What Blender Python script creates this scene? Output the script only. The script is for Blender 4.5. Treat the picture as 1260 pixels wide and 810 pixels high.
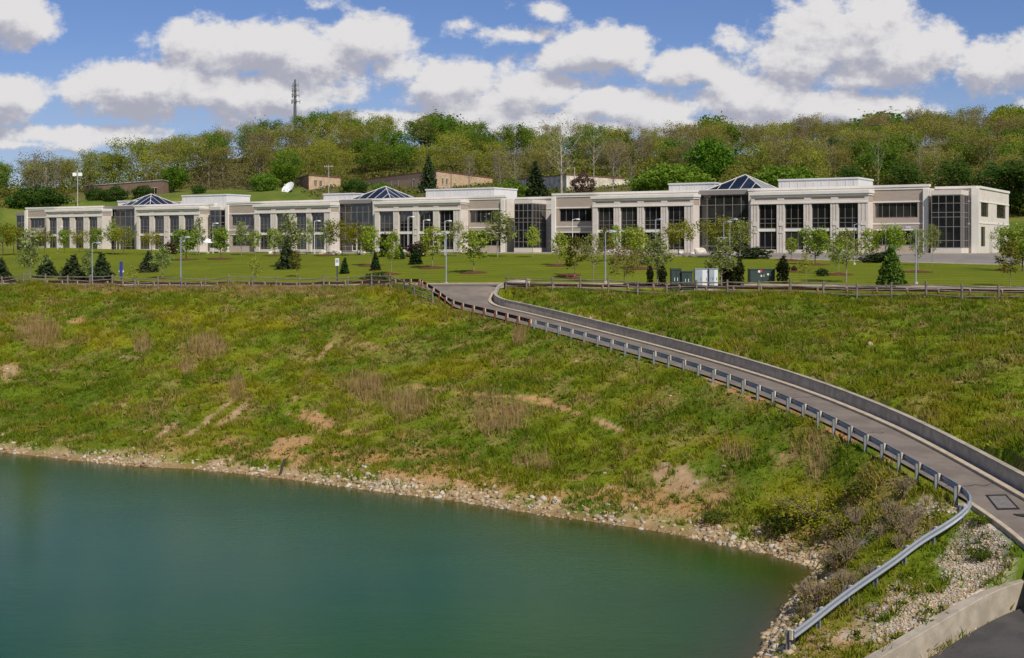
import bpy, math, random
import numpy as np
from mathutils import Vector, Matrix

for o in list(bpy.data.objects):
    bpy.data.objects.remove(o)
SC = bpy.context.scene
COL = SC.collection
R = math.radians
# ------------------------------------------------------------------ camera, sky, sun, exposure
F = 1600.0          # focal length measured on the photograph (pixels of a 1260 wide picture)
HY = 305.0          # height of the horizon on it
CZ = 17.0           # eye height above the water
cam_d = bpy.data.cameras.new('camera')
cam = bpy.data.objects.new('camera', cam_d)
COL.objects.link(cam)
cam.location = (0, 0, CZ)
cam.rotation_euler = (R(90), 0, 0)
cam_d.sensor_width = 36.0
cam_d.lens = 36.0 * F / 1260.0
cam_d.shift_y = -(405.0 - HY) / 1260.0
cam_d.clip_start = 0.5
cam_d.clip_end = 9000
SC.camera = cam

SUN_AZ = R(156)      # clockwise from +Y
SUN_EL = R(44)
sd = Vector((math.sin(SUN_AZ) * math.cos(SUN_EL), math.cos(SUN_AZ) * math.cos(SUN_EL), math.sin(SUN_EL)))
sun_d = bpy.data.lights.new('sun', 'SUN')
sun_d.energy = 4.4
sun_d.angle = R(0.5)
sun_d.color = (1.0, 0.94, 0.84)
sun = bpy.data.objects.new('sun', sun_d)
COL.objects.link(sun)
sun.location = (100, -120, 160)
sun.rotation_euler = (-sd).to_track_quat('-Z', 'Y').to_euler()

W = bpy.data.worlds.new('World')
SC.world = W
W.use_nodes = True
SC.view_settings.view_transform = 'Standard'
SC.view_settings.look = 'None'
SC.view_settings.gamma = 1
SC.view_settings.exposure = 0.0
SC.view_settings.use_curve_mapping = False


class NT:
    """tiny helper for writing node trees"""
    def __init__(self, tree):
        self.t = tree
        self.n = tree.nodes
        self.l = tree.links

    def node(self, kind, **kw):
        n = self.n.new(kind)
        for k, v in kw.items():
            setattr(n, k, v)
        return n

    def put(self, sock, v):
        if hasattr(v, 'is_linked'):
            self.l.new(v, sock)
        else:
            sock.default_value = v

    def math(self, op, a, b=0.0, c=0.0, clamp=False):
        n = self.n.new('ShaderNodeMath')
        n.operation = op
        n.use_clamp = clamp
        for i, v in enumerate((a, b, c)):
            self.put(n.inputs[i], v)
        return n.outputs[0]

    def mix(self, f, a, b, mode='MIX'):
        n = self.n.new('ShaderNodeMix')
        n.data_type = 'RGBA'
        n.blend_type = mode
        self.put(n.inputs[0], f)
        self.put(n.inputs[6], a)
        self.put(n.inputs[7], b)
        return n.outputs[2]

    def noise(self, vec, scale, detail=4, rough=0.55, dist=0.0, out=0):
        n = self.n.new('ShaderNodeTexNoise')
        if vec is not None:
            self.l.new(vec, n.inputs['Vector'])
        n.inputs['Scale'].default_value = scale
        n.inputs['Detail'].default_value = detail
        n.inputs['Roughness'].default_value = rough
        n.inputs['Distortion'].default_value = dist
        return n.outputs[out]

    def smooth(self, v, a, b):
        n = self.n.new('ShaderNodeMapRange')
        n.interpolation_type = 'SMOOTHSTEP'
        self.put(n.inputs[0], v)
        n.inputs[1].default_value = a
        n.inputs[2].default_value = b
        return n.outputs[0]

    def remap(self, v, a, b, c, d):
        n = self.n.new('ShaderNodeMapRange')
        self.put(n.inputs[0], v)
        for i, x in enumerate((a, b, c, d)):
            n.inputs[i + 1].default_value = x
        return n.outputs[0]


def make_sky():
    W.node_tree.nodes.clear()
    t = NT(W.node_tree)
    sky = t.node('ShaderNodeTexSky', sky_type='NISHITA')
    sky.sun_disc = False
    sky.sun_elevation = SUN_EL
    sky.sun_rotation = SUN_AZ
    sky.altitude = 200
    sky.air_density = 1.0
    sky.dust_density = 0.15
    sky.ozone_density = 3.0
    tc = t.node('ShaderNodeTexCoord')
    sep = t.node('ShaderNodeSeparateXYZ')
    t.l.new(tc.outputs['Generated'], sep.inputs[0])
    x, y, z = sep.outputs
    # clouds live on the far dome: a direction is described by tangent of azimuth (a) and of height (h)
    ay = t.math('MAXIMUM', t.math('ABSOLUTE', y), 0.12)
    a0 = t.math('DIVIDE', x, ay)
    h0 = t.math('DIVIDE', z, ay)
    blobs = [(15, 22, 62, 38), (12, 120, 58, 36), (60, 166, 75, 17), (150, 166, 65, 16),
             (300, 58, 135, 40), (385, 78, 80, 40), (180, 112, 110, 42), (330, 118, 125, 36), 
             (455, 48, 62, 36), (568, 30, 20, 11), (632, 45, 55, 12), (678, 14, 24, 10), (395, 8, 14, 6),
             (558, 106, 62, 44), (662, 108, 68, 46), (600, 132, 120, 30), (495, 85, 45, 24),
             (745, 64, 82, 36), (850, 78, 62, 30), (895, 52, 34, 18), (700, 74, 50, 30),
             (1050, 46, 122, 56), (985, 80, 72, 40), (1125, 72, 52, 46), (1060, 92, 90, 26),
             (940, 124, 100, 36), (1035, 130, 85, 24), (800, 138, 90, 26), (1222, 84, 50, 36), (1262, 70, 34, 30),
             (700, 160, 140, 18), (880, 158, 150, 18), (470, 150, 130, 20), (1090, 128, 60, 16), (620, 150, 150, 24), (760, 130, 110, 24), (1150, 60, 40, 40), (20, 178, 90, 8),
             (-160, 60, 120, 50), (-120, 140, 140, 30), (1430, 60, 120, 55), (1400, 130, 150, 30), (700, -120, 200, 40),
             (200, -160, 200, 50), (1200, -150, 170, 45)]

    def field(da, dh):
        a = t.math('ADD', a0, da)
        h = t.math('ADD', h0, dh)
        cv = t.node('ShaderNodeCombineXYZ')
        t.put(cv.inputs[0], a)
        t.put(cv.inputs[1], t.math('MULTIPLY', h, 1.35))
        t.put(cv.inputs[2], t.math('MULTIPLY', t.math('SIGN', y), 3.0))
        n1 = t.noise(cv.outputs[0], 26, 8, 0.62)
        n2 = t.noise(cv.outputs[0], 9, 3, 0.5)
        best = None
        for (px, py, rx, ry) in blobs:
            ca, ch = (px - 630) / F, (HY - py) / F
            dx = t.math('MULTIPLY_ADD', a, F / rx, -ca * F / rx)
            dy = t.math('MULTIPLY_ADD', h, F / ry, -ch * F / ry)
            q = t.math('MULTIPLY_ADD', dx, dx, t.math('MULTIPLY', dy, dy))
            kk = min(1.15, 0.20 + rx * ry / 2100.0)
            v = t.math('MULTIPLY_ADD', t.math('SQRT', q), -kk - 0.15, kk)
            best = v if best is None else t.math('SMOOTH_MAX', best, v, 0.12)
        # in the other half of the sky the clouds simply follow the noise
        back = t.math('MULTIPLY_ADD', n2, 4.0, -2.35)
        front = t.smooth(y, 0.2, 0.5)
        b = t.math('ADD', t.math('MULTIPLY', best, front), t.math('MULTIPLY', back, t.math('SUBTRACT', 1.0, front)))
        b = t.math('MINIMUM', b, 0.75)
        f = t.math('ADD', b, t.math('MULTIPLY_ADD', n1, 2.9, -1.45))
        return t.math('ADD', f, t.math('MULTIPLY_ADD', n2, 0.9, -0.45)), n1
    f0, n0 = field(0.0, 0.0)
    f1, _ = field(0.006, 0.016)
    alpha = t.math('MULTIPLY', t.smooth(f0, -0.32, 0.28), t.smooth(z, 0.0, 0.02))
    lit = t.math('SUBTRACT', f0, f1)
    thick = t.smooth(f0, 0.15, 1.0)
    lit = t.math('ADD', t.math('MULTIPLY_ADD', lit, 0.95, 0.66), t.math('MULTIPLY', thick, -0.24), clamp=True)
    ccol = t.mix(t.smooth(lit, 0.05, 0.95), (4.2, 4.3, 5.15, 1), (7.9, 7.75, 7.8, 1))
    hs = t.node('ShaderNodeHueSaturation')
    t.l.new(sky.outputs[0], hs.inputs['Color'])
    hs.inputs['Saturation'].default_value = 1.0
    hs.inputs['Value'].default_value = 1.0
    blue = t.mix(1.0, hs.outputs[0], (0.57, 0.635, 0.88, 1), 'MULTIPLY')
    low = t.math('MULTIPLY', t.math('SUBTRACT', 1.0, t.smooth(h0, 0.06, 0.17)), 0.34)
    blue = t.mix(low, blue, (4.6, 5.3, 6.6, 1))
    fin = t.mix(alpha, blue, ccol)
    bg = t.node('ShaderNodeBackground')
    t.l.new(fin, bg.inputs[0])
    bg.inputs[1].default_value = 0.095
    out = t.node('ShaderNodeOutputWorld')
    t.l.new(bg.outputs[0], out.inputs[0])
    W.cycles.sampling_method = 'MANUAL'
    W.cycles.sample_map_resolution = 512


make_sky()
SC.cycles.max_bounces = 6
SC.cycles.diffuse_bounces = 3
SC.cycles.glossy_bounces = 3
SC.cycles.transmission_bounces = 3
SC.cycles.transparent_max_bounces = 4
SC.cycles.caustics_reflective = False
SC.cycles.caustics_refractive = False

# ------------------------------------------------------------------ materials
MATS = {}


def principled(name):
    m = bpy.data.materials.new(name)
    m.use_nodes = True
    t = NT(m.node_tree)
    b = m.node_tree.nodes['Principled BSDF']
    MATS[name] = m
    return m, t, b


def mat(name, col, rough=0.7, metal=0.0, spec=0.5, var=0.0, scale=1.0, bump=0.0, bscale=None, col2=None, stretch=None):
    """procedural surface: base colour with a noise variation towards col2 and an optional bump"""
    m, t, b = principled(name)
    b.inputs['Roughness'].default_value = rough
    b.inputs['Metallic'].default_value = metal
    b.inputs['Specular IOR Level'].default_value = spec
    c = (*col, 1)
    geo = t.node('ShaderNodeNewGeometry')
    vec = geo.outputs['Position']
    if stretch:
        mp = t.node('ShaderNodeMapping')
        t.l.new(vec, mp.inputs[0])
        mp.inputs['Scale'].default_value = stretch
        vec = mp.outputs[0]
    if var > 0 or col2:
        n = t.noise(vec, scale, 6, 0.6)
        d = (*(col2 if col2 else tuple(x * (1 - var) for x in col)), 1)
        t.l.new(t.mix(t.smooth(n, 0.35, 0.65), c, d), b.inputs['Base Color'])
    else:
        b.inputs['Base Color'].default_value = c
    if bump > 0:
        bn = t.node('ShaderNodeBump')
        bn.inputs['Strength'].default_value = bump
        bn.inputs['Distance'].default_value = 0.05
        t.l.new(t.noise(vec, bscale or scale * 8, 5, 0.6), bn.inputs['Height'])
        t.l.new(bn.outputs[0], b.inputs['Normal'])
    return m


def leafmat(name, transl=0.35, hue=0.03, val=0.5):
    """leaves: colour from the leaf itself, varied a little from plant to plant, some light passes through"""
    m = bpy.data.materials.new(name)
    m.use_nodes = True
    t = NT(m.node_tree)
    t.n.clear()
    at = t.node('ShaderNodeAttribute', attribute_name='Col')
    oi = t.node('ShaderNodeObjectInfo')
    hs = t.node('ShaderNodeHueSaturation')
    t.l.new(at.outputs['Color'], hs.inputs['Color'])
    t.l.new(t.math('MULTIPLY_ADD', oi.outputs['Random'], hue, 0.5 - hue / 2), hs.inputs['Hue'])
    r2 = t.math('FRACT', t.math('MULTIPLY', oi.outputs['Random'], 17.3))
    t.l.new(t.math('MULTIPLY_ADD', r2, val, 1 - val / 2), hs.inputs['Value'])
    d = t.node('ShaderNodeBsdfDiffuse')
    tr = t.node('ShaderNodeBsdfTranslucent')
    t.l.new(hs.outputs[0], d.inputs[0])
    t.l.new(hs.outputs[0], tr.inputs[0])
    mx = t.node('ShaderNodeMixShader')
    mx.inputs[0].default_value = transl
    t.l.new(d.outputs[0], mx.inputs[1])
    t.l.new(tr.outputs[0], mx.inputs[2])
    o = t.node('ShaderNodeOutputMaterial')
    t.l.new(mx.outputs[0], o.inputs[0])
    MATS[name] = m
    return m


# ------------------------------------------------------------------ object helpers
def tag(o, label=None, cat=None, group=None, kind=None):
    if label:
        o['label'] = label
    if cat:
        o['category'] = cat
    if group:
        o['group'] = group
    if kind:
        o['kind'] = kind
    return o


def empty(name, loc, label, cat, group=None, rz=0.0):
    o = bpy.data.objects.new(name, None)
    COL.objects.link(o)
    o.empty_display_size = 0.5
    o.location = loc
    o.rotation_euler = (0, 0, rz)
    return tag(o, label, cat, group)


def mesh_arrays(name, V, quads=None, tris=None, mats=(), cols=None, smooth=False, fmat=None):
    V = np.asarray(V, dtype=np.float32)
    me = bpy.data.meshes.new(name)
    nq = 0 if quads is None else len(quads)
    nt = 0 if tris is None else len(tris)
    me.vertices.add(len(V))
    me.vertices.foreach_set('co', V.ravel())
    idx = []
    if nq:
        idx.append(np.asarray(quads, dtype=np.int32).ravel())
    if nt:
        idx.append(np.asarray(tris, dtype=np.int32).ravel())
    idx = np.concatenate(idx)
    me.loops.add(len(idx))
    me.loops.foreach_set('vertex_index', idx)
    me.polygons.add(nq + nt)
    st = np.concatenate([np.arange(nq) * 4, nq * 4 + np.arange(nt) * 3]).astype(np.int32)
    me.polygons.foreach_set('loop_start', st)
    if smooth:
        me.polygons.foreach_set('use_smooth', np.ones(nq + nt, dtype=bool))
    if fmat is not None:
        me.polygons.foreach_set('material_index', np.asarray(fmat, dtype=np.int32))
    for m in mats:
        me.materials.append(MATS[m] if isinstance(m, str) else m)
    if cols is not None:
        at = me.color_attributes.new('Col', 'FLOAT_COLOR', 'POINT')
        c4 = np.ones((len(V), 4), dtype=np.float32)
        c4[:, :3] = cols
        at.data.foreach_set('color', c4.ravel())
    me.update(calc_edges=True)
    me.validate()
    return me


def link(name, me, parent=None):
    o = bpy.data.objects.new(name, me)
    COL.objects.link(o)
    if parent is not None:
        o.parent = parent
    return o


class MB:
    """collects boxes, tubes and polygons into one mesh"""
    def __init__(self):
        self.v = []
        self.f = []
        self.m = []

    def poly(self, pts, m=0):
        i = len(self.v)
        self.v += [tuple(p) for p in pts]
        self.f.append(tuple(range(i, i + len(pts))))
        self.m.append(m)

    def box(self, x0, x1, y0, y1, z0, z1, m=0):
        if x0 > x1: x0, x1 = x1, x0
        if y0 > y1: y0, y1 = y1, y0
        if z0 > z1: z0, z1 = z1, z0
        i = len(self.v)
        self.v += [(x0, y0, z0), (x1, y0, z0), (x1, y1, z0), (x0, y1, z0), (x0, y0, z1), (x1, y0, z1), (x1, y1, z1), (x0, y1, z1)]
        for q in ((0, 3, 2, 1), (4, 5, 6, 7), (0, 1, 5, 4), (1, 2, 6, 5), (2, 3, 7, 6), (3, 0, 4, 7)):
            self.f.append(tuple(i + k for k in q))
            self.m.append(m)

    def tube(self, pts, rad, n=6, m=0, cap=True, squash=1.0):
        pts = [Vector(p) for p in pts]
        if not hasattr(rad, '__len__'):
            rad = [rad] * len(pts)
        base = len(self.v)
        for k, p in enumerate(pts):
            d = (pts[min(k + 1, len(pts) - 1)] - pts[max(k - 1, 0)])
            d.normalize()
            a = Vector((0, 0, 1)) if abs(d.z) < 0.9 else Vector((1, 0, 0))
            u = d.cross(a)
            u.normalize()
            w = d.cross(u)
            for j in range(n):
                th = 2 * math.pi * (j + 0.5) / n
                q = p + (u * math.cos(th) + w * math.sin(th) * squash) * rad[k]
                self.v.append((q.x, q.y, q.z))
        for k in range(len(pts) - 1):
            for j in range(n):
                a = base + k * n + j
                b = base + k * n + (j + 1) % n
                self.f.append((a, b, b + n, a + n))
                self.m.append(m)
        if cap:
            self.f.append(tuple(base + j for j in reversed(range(n))))
            self.m.append(m)
            e = base + (len(pts) - 1) * n
            self.f.append(tuple(e + j for j in range(n)))
            self.m.append(m)

    def sweep(self, prof, frames, m=0, closed=True, caps=True):
        """prof: (side, up) points; frames: (point, side vector)"""
        base = len(self.v)
        n = len(prof)
        for p, s in frames:
            for a, b in prof:
                self.v.append((p[0] + s[0] * a, p[1] + s[1] * a, p[2] + b))
        for k in range(len(frames) - 1):
            for j in range(n if closed else n - 1):
                a = base + k * n + j
                b = base + k * n + (j + 1) % n
                self.f.append((a, a + n, b + n, b))
                self.m.append(m)
        if caps and closed:
            self.f.append(tuple(base + j for j in range(n)))
            self.m.append(m)
            e = base + (len(frames) - 1) * n
            self.f.append(tuple(e + j for j in reversed(range(n))))
            self.m.append(m)

    def ellipsoid(self, c, r, seg=8, rings=5, m=0, jit=0.0, rnd=None):
        base = len(self.v)
        self.v.append((c[0], c[1], c[2] + r[2]))
        for i in range(1, rings):
            th = math.pi * i / rings
            for j in range(seg):
                ph = 2 * math.pi * j / seg
                k = 1 + (rnd.uniform(-jit, jit) if rnd else 0)
                self.v.append((c[0] + r[0] * k * math.sin(th) * math.cos(ph), c[1] + r[1] * k * math.sin(th) * math.sin(ph), c[2] + r[2] * k * math.cos(th)))
        self.v.append((c[0], c[1], c[2] - r[2]))
        last = len(self.v) - 1
        for j in range(seg):
            self.f.append((base, base + 1 + j, base + 1 + (j + 1) % seg)); self.m.append(m)
            e = base + 1 + (rings - 2) * seg
            self.f.append((last, e + (j + 1) % seg, e + j)); self.m.append(m)
        for i in range(rings - 2):
            for j in range(seg):
                a = base + 1 + i * seg + j
                b = base + 1 + i * seg + (j + 1) % seg
                self.f.append((a, a + seg, b + seg, b)); self.m.append(m)

    def build(self, name, mats, parent=None, smooth=False, mesh_only=False):
        me = bpy.data.meshes.new(name)
        me.from_pydata(self.v, [], self.f)
        if isinstance(mats, str):
            mats = [mats]
        for q in mats:
            me.materials.append(MATS[q])
        if len(mats) > 1:
            me.polygons.foreach_set('material_index', np.array(self.m, dtype=np.int32))
        if smooth:
            me.polygons.foreach_set('use_smooth', np.ones(len(self.f), dtype=bool))
        me.update()
        if mesh_only:
            return me
        return link(name, me, parent)


def pt(px, py, D):
    """a surveyed point: bearing and dip read off the photograph, distance judged from known heights"""
    return np.array([(px - 630) / F * D, D, CZ - (py - HY) * D / F])

# ------------------------------------------------------------------ lie of the land
RNG = np.random.default_rng(7)


def lut(x, pts):
    p = np.array(pts, dtype=float)
    return np.interp(x, p[:, 0], p[:, 1])


# shoreline read off the photograph
WL = 2.0            # water level
SHORE_PX = [(-500, 512), (-300, 526), (-150, 541), (0, 556), (60, 562), (120, 569), (180, 574), (240, 577), (300, 583), (360, 590), (420, 598), (480, 606),
            (540, 613), (600, 622), (660, 632), (720, 640), (780, 649), (830, 657), (880, 668), (930, 678), (970, 688), (998, 697),
            (1006, 706), (985, 728), (968, 748), (955, 775), (942, 802), (915, 840), (880, 880), (820, 960)]
SHORE = np.array([pt(x, y, (CZ - WL) * F / (y - HY)) for x, y in SHORE_PX])
# outer edge of the ramp (foot of its guard rail), then straight on towards the hairpin
RAMP_N = np.array([(-5.34, 122, 11.34), (-2.19, 117, 10.90), (.70, 111.95, 10.465), (3.35, 107.14, 10.05), (5.77, 102.63, 9.667), (7.99, 98.39, 9.31),
                   (10.02, 94.3, 8.97), (11.86, 90.36, 8.64), (13.5, 86.39, 8.32), (14.92, 82.3, 8.005), (16.13, 78.21, 7.687), (17.14, 74.12, 7.365),
                   (17.95, 70.03, 7.052), (18.58, 66.06, 6.75), (19.08, 62.3, 6.465), (19.5, 58.84, 6.206), (19.85, 55.8, 5.975), (20.0, 52.0, 5.68), (19.9, 48.5, 5.35), (19.6, 45, 5.0)])
RAMP_W = np.interp(np.arange(20), [0, 2, 8, 12, 14, 16, 19], [4.9, 4.6, 3.9, 3.6, 3.3, 3.0, 3.2])
tn = np.gradient(RAMP_N[:, :2], axis=0)
tn /= np.linalg.norm(tn, axis=1)[:, None]
NRM = np.stack([-tn[:, 1], tn[:, 0]], 1)
RAMP_F = RAMP_N.copy()
RAMP_F[:, :2] += NRM * RAMP_W[:, None]
THR_N = np.array([(-9.3, 132.5, 13.1), (-8.5, 130.2, 12.95), (-7.0, 127.0, 12.3), (-6.0, 124.4, 11.7)])
THR_F = np.array([(0.6, 133.2, 13.1), (-1.2, 132.6, 12.9), (-2.3, 130.8, 12.3), (-2.0, 127.6, 11.8)])
# the access road behind the fence, near kerb line
ROADN_PX = [(-700, 190), (-400, 172), (0, 153.5), (300, 144), (530, 135), (620, 132.6), (827, 125), (1027, 118), (1190, 113), (1260, 110.5), (1700, 98), (2300, 84)]


def road_z(px):
    return np.interp(px, [-700, 350, 460, 515, 827, 1200, 2300], [12.45, 12.5, 12.9, 13.1, 13.25, 13.35, 13.4])


def verge_z(px):
    return np.interp(px, [-700, 440, 500, 620, 700, 2300], [12.78, 12.78, 12.8, 12.85, 12.78, 12.8])


ROAD_N = np.array([((px - 630) / F * D, D, road_z(px)) for px, D in ROADN_PX])
# front of the office building: a straight line seen from px 30 to px 1143
FL = np.array([-110.6, 295.0])
FR = np.array([60.9, 190.0])
BE = (FR - FL) / np.linalg.norm(FR - FL)
BN = np.array([-BE[1], BE[0]])       # points into the building
BZ = 16.2                            # ground floor level
BLEN = np.linalg.norm(FR - FL)


def bxy(s, t):
    return FL[0] + BE[0] * s + BN[0] * t, FL[1] + BE[1] * s + BN[1] * t


def s_at(px, t=0.0):
    """how far along the front (at depth t) the bearing px meets it"""
    u = (px - 630) / F
    Y = (t + FL @ BN) / (u * BN[0] + BN[1])
    return (np.array([u * Y, Y]) - FL) @ BE


cp = []


def ctl(px, py, D):
    cp.append(tuple(pt(px, py, D)))


for i, p in enumerate(SHORE):
    cp.append(tuple(p))
    a = SHORE[max(i - 1, 0)][:2]
    b = SHORE[min(i + 1, len(SHORE) - 1)][:2]
    d = b - a
    d = d / np.linalg.norm(d)
    nw = np.array([d[1], -d[0]])      # towards the water
    cp.append((p[0] + nw[0] * 5, p[1] + nw[1] * 5, WL - 1.6))
    cp.append((p[0] - nw[0] * 1.6, p[1] - nw[1] * 1.6, WL + 0.75))
for x, y in ((-60, 70), (-30, 70), (-10, 60), (-40, 42), (0, 42), (-80, 60), (-100, 80), (-55, 80), (8, 58)):
    cp.append((x, y, WL - 5))
for x, y, z in ((0, 30, 0), (-30, 26, 0), (-70, 28, 0), (0, 16, 7.5), (-40, 14, 7.5), (0, 3, 15.3), (-40, 2, 15.3), (40, 3, 15.3), (25, 30, 5), (45, 30, 8),
                (-140, 60, 2), (-150, 110, 9), (-170, 20, 14), (60, 10, 15)):
    cp.append((x, y, z))
# bank between shore and rail / fence
for px, pys in ((-250, None), (-100, None), (50, None), (200, None), (350, None), (480, None), (560, None)):
    ys = lut(px, SHORE_PX[:22])
    Ds = (CZ - WL) * F / (ys - HY)
    Dt = lut(px, ROADN_PX) - 4.6
    lo = pt(px, ys, Ds)
    hi = np.array([(px - 630) / F * Dt, Dt, verge_z(px)])
    if px == 560:
        hi = RAMP_N[0] + np.array((-1.2, -0.8, -0.35))
    for f, bmp in ((0.2, -0.2), (0.45, -0.3), (0.7, 0.1), (0.88, 0.35)):
        q = lo * (1 - f) + hi * f
        cp.append((q[0], q[1], q[2] + bmp * (1 if px < 560 else .5)))
for i in range(1, 16):
    hi = RAMP_N[i] - np.array([NRM[i][0] * 0.9, NRM[i][1] * 0.9, 0.3])
    cp.append(tuple(hi))
    px = hi[0] / hi[1] * F + 630
    if px < 1000:
        ys = lut(px, SHORE_PX[:22])
        lo = pt(px, ys, (CZ - WL) * F / (ys - HY))
        for f, bmp in ((0.25, -0.1), (0.55, 0.0), (0.8, 0.15)):
            q = lo * (1 - f) + hi * f
            cp.append((q[0], q[1], q[2] + bmp))
# the lower guard rail running down to the water and the gravel corner
LRAIL = np.array([pt(x, y, D) for x, y, D in ((1196, 622, 55.6), (1193, 640, 54.8), (1178, 657, 54.0), (1140, 684, 52.6), (1085, 723, 50.6), (1030, 762, 48.4), (976, 801, 46.3))])
for p in LRAIL[1:]:
    cp.append((p[0], p[1], p[2] - 0.02))
for px, py, D in ((1040, 690, 55), (1080, 650, 58.5), (1120, 620, 60), (1060, 620, 62), (1225, 655, 54.0), (1240, 690, 51.4), (1200, 690, 51.6), (1150, 730, 48.9), (1100, 765, 46.8), (1045, 800, 45.6),
                  (1165, 752, 46.6), (1235, 716, 49.3), (1080, 812, 44.3), (1020, 815, 44.8), (1010, 705, 57)):
    ctl(px, py, D)
# the bank above the ramp
for i in range(0, 20):
    q = RAMP_F[i] + np.array([NRM[i][0] * 0.9, NRM[i][1] * 0.9, 0.72])
    cp.append(tuple(q))
    px = q[0] / q[1] * F + 630
    Dt = lut(px, ROADN_PX) - 4.4
    if i >= 2 and Dt - q[1] > 8:
        hi = np.array([(px - 630) / F * Dt, Dt, verge_z(px) - 0.05])
        for f, bmp in ((0.35, 0.0), (0.7, 0.15)):
            w = q * (1 - f) + hi * f
            cp.append((w[0], w[1], w[2] + bmp))
for px, D in ((1350, 80), (1350, 60), (1500, 60), (1700, 60), (1500, 85)):
    cp.append(((px - 630) / F * D, D, 9.5 + (D - 60) * .1))
# fence strip, road, lawn
for px in range(-600, 2200, 90):
    Dn = lut(px, ROADN_PX)
    u = (px - 630) / F
    if not 490 < px < 630:
        cp.append((u * (Dn - 4.4), Dn - 4.4, verge_z(px)))
        cp.append((u * (Dn - 2.0), Dn - 1.9, min(verge_z(px), road_z(px)) - 0.04))
    cp.append((u * (Dn + 4), Dn + 4, road_z(px)))
    cp.append((u * (Dn + 11.5), Dn + 11.5, road_z(px) + 0.12))
for px in range(-300, 1700, 100):
    u = (px - 630) / F
    sN = np.array([bxy(s_at(px, -15.5), -15.5)])[0]
    zN = np.interp(px, [-300, 640, 760, 860, 1000, 1150, 1260, 1700], [16.1, 16.1, 15.85, 15.65, 15.2, 14.85, 14.55, 14.2])
    cp.append((sN[0], sN[1], zN))
    Dn = lut(px, ROADN_PX) + 11.5
    if sN[1] - Dn > 25:
        w = 0.5
        cp.append((u * (Dn * (1 - w) + sN[1] * w), Dn * (1 - w) + sN[1] * w, (road_z(px) + .12) * .5 + zN * .5 + np.interp(px, [0, 600, 900], [-.15, .3, .15])))
for s in np.arange(-60, BLEN + 70, 25):
    for t, dz in ((-3, -0.12), (6, -.1), (18, 0.0)):
        x, y = bxy(s, t)
        cp.append((x, y, BZ + dz))
for s in np.arange(-60, BLEN + 70, 30):
    for t, dz in ((30, 1.2), (42, 5.0)):
        x, y = bxy(s, t)
        cp.append((x, y, BZ + dz))
# meadow behind the building, terrace with the old brick buildings, wooded hill
for px, py, D in ((-300, 262, 330), (-100, 256, 345), (0, 252, 350), (100, 246, 352), (200, 243, 350), (300, 241, 345), (360, 239, 342), (450, 238, 338), (540, 238, 334), (640, 238, 322), (720, 238, 312), (800, 240, 300),
                  (900, 243, 285), (1000, 246, 270), (1100, 250, 258), (1200, 255, 246), (1300, 258, 240), (1500, 262, 225),
                  (-300, 248, 375), (-100, 244, 385), (0, 243, 385), (100, 239, 392), (200, 236, 392), (300, 233, 390), (420, 231, 390), (540, 228, 385), (640, 227, 365), (720, 226, 360), (800, 224, 350),
                  (-300, 240, 430), (-100, 240, 440), (0, 236, 440), (60, 240, 450), (130, 232, 455), (200, 214, 465), (270, 196, 475), (350, 184, 485), (430, 178, 490), (520, 182, 485), (610, 188, 478), (700, 192, 470), (800, 194, 455),
                  (860, 195, 445), (940, 190, 435), (1020, 184, 425), (1100, 181, 415), (1160, 183, 405), (1240, 174, 395), (1330, 172, 385), (1500, 175, 370),
                  (900, 214, 345), (1000, 212, 330), (1100, 210, 318), (1200, 207, 305), (1300, 205, 295), (540, 205, 435), (420, 204, 440), (300, 214, 435), (640, 208, 420), (740, 208, 410)):
    ctl(px, py, D)
for px in range(-400, 1700, 150):
    u = (px - 630) / F
    h = np.interp(px, [-400, 0, 100, 300, 430, 860, 1240, 1700], [30, 30, 30, 48, 52, 46, 50, 50])
    for D, k in ((540, 0.86), (650, 0.5), (900, 0.2), (1500, 0.1)):
        cp.append((u * D, D, h * k))
CP = np.array(cp)
_x = CP[:, :2]
_d = np.linalg.norm(_x[:, None] - _x[None], axis=2)
n_ = len(CP)
A_ = np.zeros((n_ + 3, n_ + 3))
A_[:n_, :n_] = _d + np.eye(n_) * -0.12
A_[:n_, n_] = 1
A_[:n_, n_ + 1:] = _x / 100
A_[n_:, :n_] = A_[:n_, n_:].T
RB = np.linalg.solve(A_, np.concatenate([CP[:, 2], np.zeros(3)]))


def rbf(X, Y):
    X = np.asarray(X, float).ravel()
    Y = np.asarray(Y, float).ravel()
    out = np.empty(len(X))
    for i in range(0, len(X), 20000):
        q = np.stack([X[i:i + 20000], Y[i:i + 20000]], 1)
        d = np.sqrt(((q[:, None, :] - _x[None]) ** 2).sum(2))
        out[i:i + 20000] = d @ RB[:n_] + RB[n_] + q @ RB[n_ + 1:] / 100
    return out


# lattice noise
_perm = np.random.default_rng(3).random((256, 256))


def vnoise(x, y):
    xi = np.floor(x).astype(int)
    yi = np.floor(y).astype(int)
    fx = x - xi
    fy = y - yi
    fx = fx * fx * (3 - 2 * fx)
    fy = fy * fy * (3 - 2 * fy)
    g = lambda a, b: _perm[a & 255, b & 255]
    return (g(xi, yi) * (1 - fx) + g(xi + 1, yi) * fx) * (1 - fy) + (g(xi, yi + 1) * (1 - fx) + g(xi + 1, yi + 1) * fx) * fy


def fbm(x, y, s, o=4, seed=0):
    v = 0
    a = 0.5
    tot = 0
    for k in range(o):
        v = v + a * vnoise(x / s * 2 ** k + 17.3 * (k + seed), y / s * 2 ** k + 9.7 * (k + 2 * seed))
        tot += a
        a *= 0.5
    return v / tot


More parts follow.
